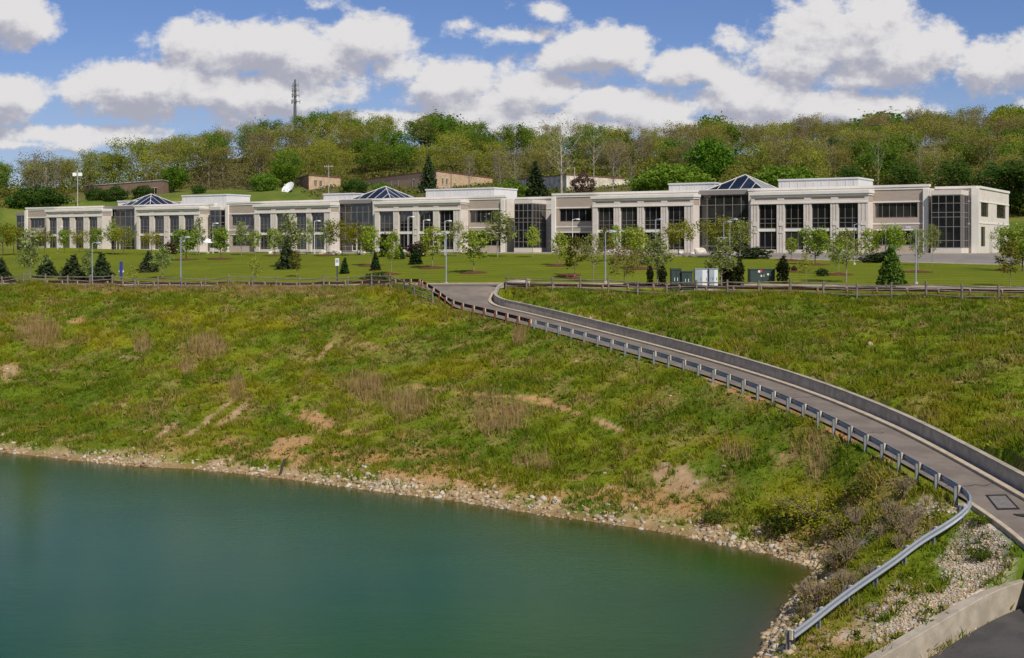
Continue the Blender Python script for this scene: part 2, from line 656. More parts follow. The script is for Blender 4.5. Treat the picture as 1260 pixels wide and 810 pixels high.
# flat strips cut into the land: near edge, far edge, blend width on each side
def strip_dist(X, Y, N, Fe):
    """signed position across a ribbon: returns distance outside it on near side / far side and its height"""
    best = np.full(len(X), 1e9)
    zz = np.zeros(len(X))
    side = np.zeros(len(X))
    M = (N + Fe) / 2
    for i in range(len(M) - 1):
        a, b = M[i], M[i + 1]
        ab = b[:2] - a[:2]
        L2 = ab @ ab
        t = np.clip(((X - a[0]) * ab[0] + (Y - a[1]) * ab[1]) / L2, 0, 1)
        cx = a[0] + ab[0] * t
        cy = a[1] + ab[1] * t
        d = np.hypot(X - cx, Y - cy)
        hw = (np.linalg.norm(Fe[i, :2] - N[i, :2]) * (1 - t) + np.linalg.norm(Fe[i + 1, :2] - N[i + 1, :2]) * t) / 2
        m = d - hw < best
        best = np.where(m, d - hw, best)
        zz = np.where(m, a[2] * (1 - t) + b[2] * t, zz)
        nd = (Fe[i] + Fe[i + 1] - N[i] - N[i + 1])[:2]
        side = np.where(m, np.sign((X - cx) * nd[0] + (Y - cy) * nd[1]), side)
    return best, zz, side


def offset_line(P, d):
    t = np.gradient(P[:, :2], axis=0)
    t /= np.linalg.norm(t, axis=1)[:, None]
    Q = P.copy()
    Q[:, 0] += -t[:, 1] * d
    Q[:, 1] += t[:, 0] * d
    return Q


def resample(P, step):
    s = np.concatenate([[0], np.cumsum(np.linalg.norm(np.diff(P[:, :2], axis=0), axis=1))])
    n = max(2, int(round(s[-1] / step)) + 1)
    q = np.linspace(0, s[-1], n)
    return np.stack([np.interp(q, s, P[:, k]) for k in range(P.shape[1])], 1)


def smooth_line(P, step, it=6):
    Q = resample(P, step)
    for _ in range(it):
        Q[1:-1] = (Q[:-2] + 2 * Q[1:-1] + Q[2:]) / 4
    return Q


ROAD_NS = smooth_line(ROAD_N, 4.0)
ROAD_FS = offset_line(ROAD_NS, 7.6)
RN_ALL = np.concatenate([THR_N, RAMP_N])
RF_ALL = np.concatenate([THR_F, RAMP_F])
WALL_TOP = np.array([pt(x, y, D) for x, y, D in ((1040, 829, 43.0), (1070, 812, 44.0), (1110, 789, 45.0), (1165, 756, 46.3), (1215, 727, 47.9), (1262, 711, 49.2), (1330, 700, 50.6))])
LOW_F = WALL_TOP - np.array((-0.22, 0.42, 0.82))
LOW_N = LOW_F + np.array((2.6, -6.5, -0.5))
DRV_N = np.array([(*bxy(s, -14.5), 0) for s in np.arange(s_at(630), BLEN + 70, 6.0)])
DRV_F = np.array([(*bxy(s, -3.2), BZ - 0.12) for s in np.arange(s_at(630), BLEN + 70, 6.0)])
_dpx = DRV_N[:, 0] / DRV_N[:, 1] * F + 630
DRV_N[:, 2] = np.interp(_dpx, [600, 760, 860, 1000, 1150, 1260, 1700], [15.98, 15.9, 15.72, 15.28, 14.92, 14.65, 14.3])

THR_W = THR_F + np.array((1.6, .2, 0))
_k = np.linspace(0, len(RN_ALL) - 1, 240)
_ki = np.arange(len(RN_ALL))
_rn = np.stack([np.interp(_k, _ki, RN_ALL[:, j]) for j in range(3)], 1)
_rf = np.stack([np.interp(_k, _ki, RF_ALL[:, j]) for j in range(3)], 1)
SHEETPTS = np.concatenate([_rn + (_rf - _rn) * f for f in np.linspace(-.06, 1.10, 15)])
STRIPS = [(ROAD_NS, ROAD_FS, .9, 2.5), (THR_N, THR_W, 1.0, .3), (RN_ALL, RF_ALL, 1.8, 0.5), (LOW_N, LOW_F, 1.0, 0.35)]


def terrain(X, Y, rough=True):
    X = np.asarray(X, float).ravel()
    Y = np.asarray(Y, float).ravel()
    z = rbf(X, Y)
    if rough:
        hill = np.clip((Y - 215) / 60, 0, 1)
        px = X / np.maximum(Y, 1) * F + 630
        bank = (Y < np.interp(px, *np.array(ROADN_PX).T) - 4)
        amp = np.where(bank & (z > WL + 0.3), 1.0, 0.0)
        amp = amp * np.clip((z - WL - 0.2) / 2, 0, 1)
        z = z + amp * ((fbm(X, Y, 9, 3, 1) - .5) * 1.2 + (fbm(X, Y, 2.4, 3, 2) - .5) * 0.75) + hill * (fbm(X, Y, 40, 3, 5) - .5) * 3
    for N, Fe, b1, b2 in STRIPS:
        d, zz, side = strip_dist(X, Y, N, Fe)
        b = np.where(side > 0, b2, b1)
        w = 1 - np.clip((d - 0.25) / b, 0, 1)
        w = w * w * (3 - 2 * w)
        z = z * (1 - w) + (zz - 0.10) * w
    near = np.where((Y > 42) & (Y < 137) & (X > -13) & (X < 27))[0]
    for i in range(0, len(near), 2000):
        q = near[i:i + 2000]
        d2 = (X[q][:, None] - SHEETPTS[None, :, 0]) ** 2 + (Y[q][:, None] - SHEETPTS[None, :, 1]) ** 2
        k = d2.argmin(1)
        m = d2[np.arange(len(q)), k] < .45 ** 2
        z[q[m]] = np.minimum(z[q[m]], SHEETPTS[k[m], 2] - 0.12)
    return z


US = np.concatenate([np.linspace(-1.6, -0.46, 40)[:-1], np.linspace(-0.46, 0.46, 440), np.linspace(0.46, 1.6, 40)[1:]])
DS = np.concatenate([np.geomspace(1.5, 42, 40)[:-1], np.geomspace(42, 165, 275)[:-1], np.geomspace(165, 560, 130)[:-1], np.geomspace(560, 2200, 20)])
GX = (US[None, :] * DS[:, None])
GY = np.repeat(DS[:, None], len(US), 1)
GZ = terrain(GX, GY).reshape(GX.shape)


def gz(x, y):
    """height of the built ground sheet (bilinear, the same surface the render shows)"""
    x = np.asarray(x, float)
    y = np.asarray(y, float)
    u = x / y
    i = np.clip(np.searchsorted(US, u) - 1, 0, len(US) - 2)
    j = np.clip(np.searchsorted(DS, y) - 1, 0, len(DS) - 2)
    fu = np.clip((u - US[i]) / (US[i + 1] - US[i]), 0, 1)
    fd = np.clip((y - DS[j]) / (DS[j + 1] - DS[j]), 0, 1)
    return (GZ[j, i] * (1 - fu) + GZ[j, i + 1] * fu) * (1 - fd) + (GZ[j + 1, i] * (1 - fu) + GZ[j + 1, i + 1] * fu) * fd


def ground(px, py, d0=43.0, d1=560.0):
    """where the sight line through a photograph point first meets the ground"""
    D = np.geomspace(d0, d1, 6000)
    x = (px - 630) / F * D
    zl = CZ - (py - HY) * D / F
    h = gz(x, D) - zl
    k = np.argmax(h > 0) if (h > 0).any() else len(D) - 1
    if k == 0:
        k = 1
    t = -h[k - 1] / (h[k] - h[k - 1]) if h[k] != h[k - 1] else 0
    d = D[k - 1] + (D[k] - D[k - 1]) * min(max(t, 0), 1)
    return np.array([(px - 630) / F * d, d, float(gz((px - 630) / F * d, d))])


# ---- what grows where on the bank (patches of bare soil, dry reeds, scrub), as places on the ground
def to_px(X, Y, Z):
    return X / Y * F + 630, HY + (CZ - Z) * F / Y


SOIL = [(392, 520, 48, 16, 20), (352, 545, 42, 10, -10), (350, 565, 30, 9, 0), (500, 592, 60, 12, 6), (555, 600, 40, 12, 8), (620, 488, 75, 4, 4), (520, 477, 34, 3, 5), (690, 502, 60, 5, 17), (745, 522, 42, 5, 22),
        (842, 592, 42, 22, -25), (925, 652, 42, 13, -18), (880, 612, 24, 8, 0), (905, 482, 46, 6, 18), (985, 508, 40, 7, 22), (1040, 538, 30, 8, 24), (1090, 562, 20, 6, 25), (880, 470, 30, 5, 10),
        (210, 525, 34, 6, -38), (255, 518, 42, 6, -38), (285, 512, 42, 6, -38), (10, 458, 18, 12, -60), (95, 395, 20, 4, -12), (400, 433, 20, 5, -50), (455, 425, 14, 5, 0), (120, 498, 40, 3, 2),
        (160, 440, 22, 3, 0), (815, 580, 14, 20, 0), (950, 560, 20, 6, 0), (760, 600, 30, 4, 10), (330, 580, 60, 6, 6), (700, 618, 60, 5, 8)]
REED = [(48, 412, 32, 24), (175, 425, 14, 14), (255, 430, 32, 18), (330, 356, 120, 9), (420, 378, 30, 10), (200, 356, 60, 6), (292, 480, 14, 22), (452, 482, 34, 24), (615, 512, 44, 30), (230, 455, 12, 10), (120, 356, 60, 5),
        (655, 570, 30, 12), (1005, 570, 24, 34), (905, 560, 30, 14), (500, 500, 40, 20), (640, 415, 12, 16), (600, 372, 1, 1)]
DRYM = [(1215, 395, 45, 12, 0), (1120, 374, 70, 5, 0), (330, 356, 140, 12), (200, 356, 80, 8), (430, 378, 60, 14), (120, 356, 90, 7), (250, 430, 60, 24), (620, 505, 90, 36), (450, 480, 60, 30), (900, 490, 90, 24, 20), (1000, 540, 70, 30, 20), (60, 410, 60, 30), (820, 600, 70, 30), (480, 440, 60, 14), (700, 440, 60, 12), (160, 500, 60, 14), (880, 620, 70, 30)]
YELL = [(900, 545, 60, 18), (1000, 620, 70, 40), (215, 390, 60, 14), (330, 400, 80, 12), (470, 362, 40, 8), (520, 390, 40, 16), (280, 480, 60, 14), (130, 420, 40, 20), (560, 455, 60, 16), (380, 460, 50, 20), (1080, 600, 40, 20)]
SCRUB = [(1085, 620, 50, 40), (1010, 715, 45, 40), (1130, 640, 40, 30)]
DARK = [(600, 400, 50, 14), (640, 470, 60, 12), (800, 520, 60, 18), (560, 560, 80, 20), (700, 570, 90, 24), (120, 470, 70, 20), (60, 500, 60, 18), (430, 560, 60, 20), (1100, 480, 80, 30), (1180, 470, 60, 40), (930, 420, 90, 20)]


def patch(px, py, lst, soft=0.6):
    v = np.zeros_like(px)
    for p in lst:
        a = math.radians(p[4]) if len(p) > 4 else 0.0
        dx, dy = px - p[0], py - p[1]
        qx = dx * math.cos(a) + dy * math.sin(a)
        qy = -dx * math.sin(a) + dy * math.cos(a)
        v = np.maximum(v, 1 - np.sqrt((qx / p[2]) ** 2 + (qy / p[3]) ** 2))
    return v


GREEN = np.array([(0.088, 0.136, 0.010), (0.178, 0.222, 0.013), (0.250, 0.225, 0.012), (0.25, 0.195, 0.060)])
SOILC = np.array([(0.42, 0.245, 0.110), (0.37, 0.255, 0.145), (0.20, 0.14, 0.09)])


def lin(a, b, t):
    return a + (b - a) * t[:, None]


def ground_masks(X, Y, Z):
    px, py = to_px(X, Y, Z)
    n1 = fbm(X, Y, 5, 4, 11)
    n2 = fbm(X, Y, 1.6, 3, 12)
    n3 = fbm(X, Y, 14, 3, 13)
    n4 = fbm(X, Y, .7, 3, 14)
    sp_ = patch(px, py, SOIL)
    soil = np.clip((sp_ * 1.5 + (n2 - .5) * 2.2 + (n4 - .5) * 2.6 - 0.2) * 1.8, 0, 1) * np.clip(sp_ * 5, 0, 1)
    soil = np.maximum(soil, np.clip((n2 - .82) * 9 + (n3 - .5), 0, 0.7))
    shore = np.clip(1.0 - (Z - WL) / 0.7 + (n2 - .5) * 2.0, 0, 1)
    reed = np.clip(patch(px, py, REED) * 2.0 + (n2 - .5) * 1.2, 0, 1)
    yel = np.clip(patch(px, py, YELL) * 1.6 + (n1 - .5) * 2.4, 0, 1)
    scr = np.clip(patch(px, py, SCRUB) * 2.0 + (n2 - .5) * 1.0, 0, 1)
    drk = np.clip(patch(px, py, DARK) * 1.5 + (n1 - .5) * 2.2, 0, 1)
    return px, py, n1, n2, n3, soil, shore, reed, yel, scr, drk


X_, Y_, Z_ = GX.ravel(), GY.ravel(), GZ.ravel()
px_, py_, n1_, n2_, n3_, soil_, shore_, reed_, yel_, scr_, drk_ = ground_masks(X_, Y_, Z_)
g_ = np.clip(0.5 + (n1_ - .5) * 2.2, 0, 1)
cb = lin(np.tile(GREEN[0], (len(X_), 1)), GREEN[1], g_)
cb = lin(cb, GREEN[2], yel_ * 0.8)
cb = lin(cb, GREEN[0] * 0.8, drk_ * 0.6)
cb = lin(cb, np.array((0.26, 0.195, 0.075)), np.clip((n2_ - .60) * 4, 0, .4))
cb = lin(cb, GREEN[3], np.maximum(np.maximum(reed_ * 0.7, scr_ * 0.6), np.clip(patch(px_, py_, DRYM) * .8 + (n2_ - .5) * 2.4, 0, .4)))
sc = lin(np.tile(SOILC[0], (len(X_), 1)), SOILC[1], np.clip((n3_ - .35) * 3, 0, 1))
cb = lin(cb, sc, soil_)
right_ = np.clip((px_ - 870) / 60, 0, 1) * np.clip((1120 - px_) / 30, 0, 1) * np.clip((570 - py_) / 20, 0, 1) * np.clip((py_ - 445 - (px_ - 870) * .28) / 10, 0, 1)
cb = lin(cb, np.array((0.42, 0.19, 0.07)), right_ * np.clip(soil_ - .2, 0, 1))
cb = lin(cb, np.array((0.40, 0.23, 0.095)), np.clip(1.0 - np.abs(Z_ - WL - .9) / .8 + (n2_ - .5) * 2.6 - .15, 0, 1) * np.clip((px_ - 120) / 200, .25, 1) * (Z_ < WL + 2.2))
cb = lin(cb, np.array((0.40, 0.29, 0.165)), shore_)
cb = lin(cb, np.array((0.24, 0.14, 0.06)), np.clip(1 - np.abs(Z_ - WL - 0.05) / 0.22, 0, 1) * 0.9)
# gravel corner
gx, gy = to_px(X_, Y_, Z_)
grav_ = np.clip(patch(gx, gy, [(1205, 690, 62, 50, -20), (1190, 725, 50, 20, -20), (1120, 760, 70, 16, -30)]) * 1.8 + (n2_ - .5) * 3.2, 0, 1) * (Y_ < 58) * (Y_ > 42)
cb = lin(cb, np.array((0.50, 0.45, 0.39)), grav_)
# mown lawn behind the road, rough meadow behind the building
Dn_ = np.interp(px_, *np.array(ROADN_PX).T)
tb_ = (X_ - FL[0]) * BN[0] + (Y_ - FL[1]) * BN[1]
sb_ = (X_ - FL[0]) * BE[0] + (Y_ - FL[1]) * BE[1]
lawn_ = (Y_ > Dn_ - 3.2) & (tb_ < 12) & (px_ > -900)
mow = 0.5 + 0.5 * np.sin((Y_ + X_ * .41) * 1.55 + (n3_ - .5) * 2)
lc = lin(np.tile(np.array((0.112, 0.140, 0.008)), (len(X_), 1)), np.array((0.158, 0.180, 0.010)), np.clip(0.5 + (n1_ - .5) * 1.5 + (mow - .5) * 1.0 + (fbm(X_, Y_, 22, 3, 71) - .5) * 1.6 + (n2_ - .5) * .7, 0, 1))
cb = np.where(lawn_[:, None], lc, cb)
mead_ = tb_ >= 12
mc = lin(np.tile(np.array((0.085, 0.13, 0.018)), (len(X_), 1)), np.array((0.17, 0.175, 0.035)), np.clip((n1_ - .3) * 2.2, 0, 1))
wood_ = np.clip((Y_ - np.interp(px_, [-400, 0, 300, 350, 410, 640, 800, 1000, 1250], [385, 375, 392, 362, 322, 302, 288, 268, 246])) / 12, 0, 1)
mc = lin(mc, np.array((0.115, 0.100, 0.036)), wood_ * 0.85)
cb = np.where(mead_[:, None], mc, cb)
under_ = Z_ < WL - 0.15
cb = np.where(under_[:, None], np.array((0.16, 0.12, 0.06)), cb)

m, t, b = principled('earth')
at = t.node('ShaderNodeAttribute', attribute_name='Col')
geo = t.node('ShaderNodeNewGeometry')
n1 = t.noise(geo.outputs['Position'], 3.0, 6, 0.65)
n2 = t.noise(geo.outputs['Position'], 11.0, 4, 0.6)
k = t.math('ADD', t.math('MULTIPLY_ADD', n1, 0.9, 0.55), t.math('MULTIPLY_ADD', n2, 0.7, -0.35))
vm = t.node('ShaderNodeVectorMath', operation='SCALE')
t.l.new(at.outputs['Color'], vm.inputs[0])
t.l.new(k, vm.inputs['Scale'])
t.l.new(vm.outputs[0], b.inputs['Base Color'])
b.inputs['Roughness'].default_value = 0.95
b.inputs['Specular IOR Level'].default_value = 0.1
bn = t.node('ShaderNodeBump')
bn.inputs['Strength'].default_value = 0.6
bn.inputs['Distance'].default_value = 0.15
t.l.new(t.noise(geo.outputs['Position'], 4.0, 6, 0.7), bn.inputs['Height'])
t.l.new(bn.outputs[0], b.inputs['Normal'])

nu, nd = len(US), len(DS)
ii = np.arange(nd * nu).reshape(nd, nu)
q = np.stack([ii[:-1, :-1], ii[:-1, 1:], ii[1:, 1:], ii[1:, :-1]], -1).reshape(-1, 4)
terr = link('terrain', mesh_arrays('terrain', np.stack([X_, Y_, Z_], 1), quads=q, mats=['earth'], cols=cb, smooth=True))
tag(terr, kind='structure')

mat('far_land', (0.09, 0.11, 0.035), 1.0, spec=0.05, col2=(0.14, 0.13, 0.05), scale=0.02)
mb = MB()
mb.poly([(-6000, -6000, -7), (6000, -6000, -7), (6000, 6000, -7), (-6000, 6000, -7)])
tag(mb.build('ground', 'far_land'), kind='structure')

# ---- water of the flooded quarry
m, t, b = principled('water')
geo = t.node('ShaderNodeNewGeometry')
mp = t.node('ShaderNodeMapping')
mp.inputs['Scale'].default_value = (1.0, 2.2, 1.0)
mp.inputs['Rotation'].default_value = (0, 0, R(15))
t.l.new(geo.outputs['Position'], mp.inputs[0])
wat = t.node('ShaderNodeAttribute', attribute_name='Col')
big = t.noise(mp.outputs[0], 0.06, 4, 0.6)
wv = t.node('ShaderNodeVectorMath', operation='SCALE')
t.l.new(wat.outputs['Color'], wv.inputs[0])
t.l.new(t.math('MULTIPLY_ADD', big, 0.5, 0.75), wv.inputs['Scale'])
t.l.new(wv.outputs[0], b.inputs['Base Color'])
b.inputs['Specular IOR Level'].default_value = 0.13
b.inputs['Roughness'].default_value = 0.10
b.inputs['IOR'].default_value = 1.33
w1 = t.noise(mp.outputs[0], 0.9, 5, 0.62)
w2 = t.noise(mp.outputs[0], 4.5, 3, 0.6)
bn = t.node('ShaderNodeBump')
bn.inputs['Strength'].default_value = 0.085
bn.inputs['Distance'].default_value = 0.12
t.l.new(t.math('ADD', w1, t.math('MULTIPLY', w2, 0.6)), bn.inputs['Height'])
t.l.new(bn.outputs[0], b.inputs['Normal'])
wx = np.concatenate([np.linspace(-330, -70, 30)[:-1], np.linspace(-70, 22, 150)])
wy = np.linspace(8, 150, 200)
WX, WY = np.meshgrid(wx, wy)
wxf, wyf = WX.ravel(), WY.ravel()
shp = resample(SHORE, .8)
wd = np.full(len(wxf), 1e9)
for i in range(0, len(shp), 40):
    q = shp[i:i + 40]
    wd = np.minimum(wd, np.sqrt((wxf[:, None] - q[None, :, 0]) ** 2 + (wyf[:, None] - q[None, :, 1]) ** 2).min(1))
wc = np.stack([np.interp(wd, [0, 1.0, 3.5, 10, 22, 45], v) for v in ([.085, .046, .028, .024, .014, .007], [.060, .058, .068, .074, .066, .058], [.018, .012, .006, .006, .018, .032])], 1)  # brown shallows to teal deep; olive middle tint paints in the bank's reflection
ii = np.arange(len(wxf)).reshape(len(wy), len(wx))
wq = np.stack([ii[:-1, :-1], ii[:-1, 1:], ii[1:, 1:], ii[1:, :-1]], -1).reshape(-1, 4)
tag(link('water', mesh_arrays('water', np.stack([wxf, wyf, np.full(len(wxf), WL)], 1), quads=wq, mats=['water'], cols=wc, smooth=True)), kind='structure')

# ---- roads
mat('asphalt', (0.215, 0.180, 0.150), 0.92, spec=0.2, col2=(0.165, 0.137, 0.113), scale=0.7, bump=0.25, bscale=30)
mat('asphalt_dark', (0.060, 0.056, 0.056), 0.9, spec=0.25, col2=(0.085, 0.078, 0.074), scale=0.9, bump=0.2, bscale=30)
mat('asphalt_pale', (0.235, 0.215, 0.195), 0.95, spec=0.2, col2=(0.20, 0.182, 0.165), scale=0.3, bump=0.15, bscale=20)
mat('tar', (0.022, 0.020, 0.020), 0.75, spec=0.3, var=0.3, scale=3)
mat('patch_asphalt', (0.19, 0.175, 0.162), 0.95, spec=0.2, col2=(0.15, 0.14, 0.13), scale=4)
mat('concrete', (0.42, 0.365, 0.29), 0.9, spec=0.2, col2=(0.30, 0.26, 0.205), scale=1.2, bump=0.15, bscale=14)
mat('concrete_grey', (0.50, 0.45, 0.375), 0.9, spec=0.2, col2=(0.36, 0.32, 0.27), scale=1.6, bump=0.15, bscale=14)
mat('kerb_stone', (0.50, 0.42, 0.31), 0.9, spec=0.2, col2=(0.40, 0.33, 0.235), scale=2.0)


def sheet(name, N, Fe, m, lift=0.0, cross=4):
    V = []
    for a, b_ in zip(N, Fe):
        for k in range(cross + 1):
            V.append(a + (b_ - a) * k / cross + np.array((0, 0, lift)))
    Q = []
    for i in range(len(N) - 1):
        for k in range(cross):
            a = i * (cross + 1) + k
            Q.append((a, a + cross + 1, a + cross + 2, a + 1))
    o = link(name, mesh_arrays(name, np.array(V), quads=np.array(Q), mats=[m], smooth=True))
    return tag(o, kind='structure')


rn = smooth_line(RN_ALL, 1.0, 3)
s0 = np.concatenate([[0], np.cumsum(np.linalg.norm(np.diff(RN_ALL[:, :2], axis=0), axis=1))])
rf = np.stack([np.interp(np.linspace(0, s0[-1], len(rn)), s0, RF_ALL[:, k]) for k in range(3)], 1)
sheet('ramp_road', rn, rf, 'asphalt', 0.0)
sheet('access_road', ROAD_NS, ROAD_FS, 'asphalt', 0.004)
sheet('lower_road', smooth_line(LOW_N, 1.0, 2), smooth_line(LOW_F, 1.0, 2)[:len(smooth_line(LOW_N, 1.0, 2))], 'asphalt_dark', 0.0) if len(smooth_line(LOW_N, 1.0, 2)) == len(smooth_line(LOW_F, 1.0, 2)) else sheet('lower_road', LOW_N, LOW_F, 'asphalt_dark', 0.0)
sheet('drive', DRV_N, DRV_F, 'asphalt_pale', 0.03, 6)


def kerb(name, P, w, h, m):
    """P: centre line at road level"""
    t_ = np.gradient(P[:, :2], axis=0)
    t_ /= np.linalg.norm(t_, axis=1)[:, None]
    fr = [(p, (-d[1], d[0])) for p, d in zip(P, t_)]
    mb = MB()
    mb.sweep([(-w / 2, -0.25), (-w / 2, h - .02), (-w / 2 + .02, h), (w / 2 - .02, h), (w / 2, h - .02), (w / 2, -0.25)], fr)
    return tag(mb.build(name, m), kind='structure')


kerb('road_kerb', offset_line(ROAD_FS, 0.35), 0.7, 0.10, 'kerb_stone')
GAPK = np.array([p for p in ROAD_NS if p[0] > 3.5])
kerb('road_kerb', offset_line(GAPK, -0.2), 0.3, 0.12, 'kerb_stone')
kerb('ramp_kerb', smooth_line(np.concatenate([np.array([(-1.75, 131.6, 12.45), (-2.15, 130.4, 12.15), (-2.0, 128.6, 11.9)]), offset_line(rf[9:], -0.42)]), .8, 2), 0.36, 0.14, 'kerb_stone')
outer = [p for p in rn if p[1] < 56.5]
kerb('ramp_kerb', offset_line(np.array(outer), -0.12), 0.24, 0.10, 'kerb_stone')
kerb('drive_kerb', offset_line(DRV_F, 0.35), 0.5, 0.16, 'kerb_stone')
kerb('drive_kerb', offset_line(DRV_N, -0.14), 0.25, 0.12, 'kerb_stone')

# ---- unseen wooded ridge added behind the viewer, left, to darken the window reflections
mat('added_ridge_wood', (0.030, 0.040, 0.014), 1.0, spec=0.0, col2=(0.055, 0.055, 0.022), scale=.12, bump=1.0, bscale=.6)
rp_ = resample(np.array([(-420., 130, 0), (-340, 70, 0), (-270, -30, 0), (-230, -140, 0), (-140, -250, 0), (20, -330, 0)]), 4.0)
tt_ = np.gradient(rp_[:, :2], axis=0)
tt_ /= np.linalg.norm(tt_, axis=1)[:, None]
V, Q = [], []
nr = 14
for i, p in enumerate(rp_):
    f = i / (len(rp_) - 1)
    hh = 56 * min(1, f * 4, (1 - f) * 5)
    for k in range(nr):
        a = (k / (nr - 1) - .5) * 2
        off_ = a * 70
        X, Y = p[0] - tt_[i, 1] * off_, p[1] + tt_[i, 0] * off_
        V.append((X, Y, 6 + hh * (1 - a * a) + 5 * (float(fbm(np.array([X]), np.array([Y]), 9, 3, 50)[0]) - .5) * (1 - abs(a))))
for i in range(len(rp_) - 1):
    for k in range(nr - 1):
        a = i * nr + k
        Q.append((a, a + 1, a + nr + 1, a + nr))
tag(link('hill', mesh_arrays('hill', np.array(V), quads=np.array(Q), mats=['added_ridge_wood'])), kind='structure')  # out of view, added for the office glass to reflect

# ------------------------------------------------------------------ the long office building
mat('precast', (0.66, 0.60, 0.54), 0.9, spec=0.15, col2=(0.60, 0.54, 0.48), scale=0.5, stretch=(1, 1, 2.5), bump=0.05, bscale=9)
mat('block_panel', (0.42, 0.35, 0.295), 0.95, spec=0.1, col2=(0.37, 0.305, 0.25), scale=0.8, stretch=(1, 1, 9), bump=0.1, bscale=9)
mat('precast_pale', (0.74, 0.70, 0.64), 0.9, spec=0.15, col2=(0.69, 0.645, 0.585), scale=0.6)
mat('roof_metal', (0.62, 0.62, 0.61), 0.6, spec=0.3, col2=(0.57, 0.57, 0.56), scale=0.3, stretch=(2, 2, .3))
mat('frame_metal', (0.24, 0.215, 0.20), 0.45, spec=0.5, metal=0.0)
mat('frame_dark', (0.05, 0.05, 0.055), 0.4, spec=0.5)
mat('frame_white', (0.66, 0.63, 0.58), 0.5)
mat('stone_block', (0.60, 0.53, 0.43), 0.9, col2=(0.50, 0.42, 0.33), scale=2, bump=.3)
mat('door_paint', (0.50, 0.46, 0.40), 0.6)


def glassmat(name, tint, ior):
    m, t, b = principled(name)
    geo = t.node('ShaderNodeNewGeometry')
    n = t.noise(geo.outputs['Position'], 0.35, 3, 0.5)
    t.l.new(t.mix(t.smooth(n, 0.4, 0.62), (*tint, 1), (tint[0] * 2.2, tint[1] * 2.2, tint[2] * 2.2, 1)), b.inputs['Base Color'])
    b.inputs['Roughness'].default_value = 0.03
    b.inputs['IOR'].default_value = ior
    bn = t.node('ShaderNodeBump')
    bn.inputs['Strength'].default_value = 0.05
    bn.inputs['Distance'].default_value = 0.02
    t.l.new(t.noise(geo.outputs['Position'], 0.8, 2, 0.5), bn.inputs['Height'])
    t.l.new(bn.outputs[0], b.inputs['Normal'])
    return m


glassmat('window_glass', (0.005, 0.005, 0.007), 1.80)
glassmat('window_glass_hazy', (0.009, 0.010, 0.012), 1.8)
glassmat('window_glass_lit', (0.016, 0.016, 0.015), 1.75)
GR = random.Random(4)
glassmat('skylight_glass', (0.010, 0.014, 0.024), 1.5)

BANG = math.atan2(BE[1], BE[0])
bld = empty('office_building', (FL[0], FL[1], BZ), 'long two storey beige office building with dark windows and three glass pyramid skylights', 'office building', rz=BANG)


def glazing(name, s0, s1, t, z0, z1, vs, hs, side=False, fm='frame_metal', bar=0.055, proud=0.05, tt=None):
    """a glazed opening facing the front: pane with its bars as a sub-part (side=True: facing the right-hand end)"""
    p = MB()
    f = MB()
    if not side:
        p.box(s0, s1, t, t + 0.08, z0, z1)
        for v in vs:
            x = s0 + (s1 - s0) * v
            f.box(x - bar / 2, x + bar / 2, t - proud, t - 0.003, z0, z1)
        for h in hs:
            z = z0 + (z1 - z0) * h
            zz0, zz1 = max(z - bar / 2, z0 + .002), min(z + bar / 2, z1 - .002)
            f.box(s0 + .002, s1 - .002, t - proud + 0.006, t - 0.003, zz0, zz1)
    else:
        p.box(t - 0.08, t, s0, s1, z0, z1)
        for v in vs:
            x = s0 + (s1 - s0) * v
            f.box(t + 0.003, t + proud, x - bar / 2, x + bar / 2, z0, z1)
        for h in hs:
            z = z0 + (z1 - z0) * h
            f.box(t + 0.003, t + proud - 0.006, s0 + .002, s1 - .002, max(z - bar / 2, z0 + .002), min(z + bar / 2, z1 - .002))
    o = p.build(name, GR.choice(['window_glass', 'window_glass', 'window_glass_hazy', 'window_glass_lit']), bld)
    f.build('window_frame', fm, o)
    return o


DEPTH = 24.0


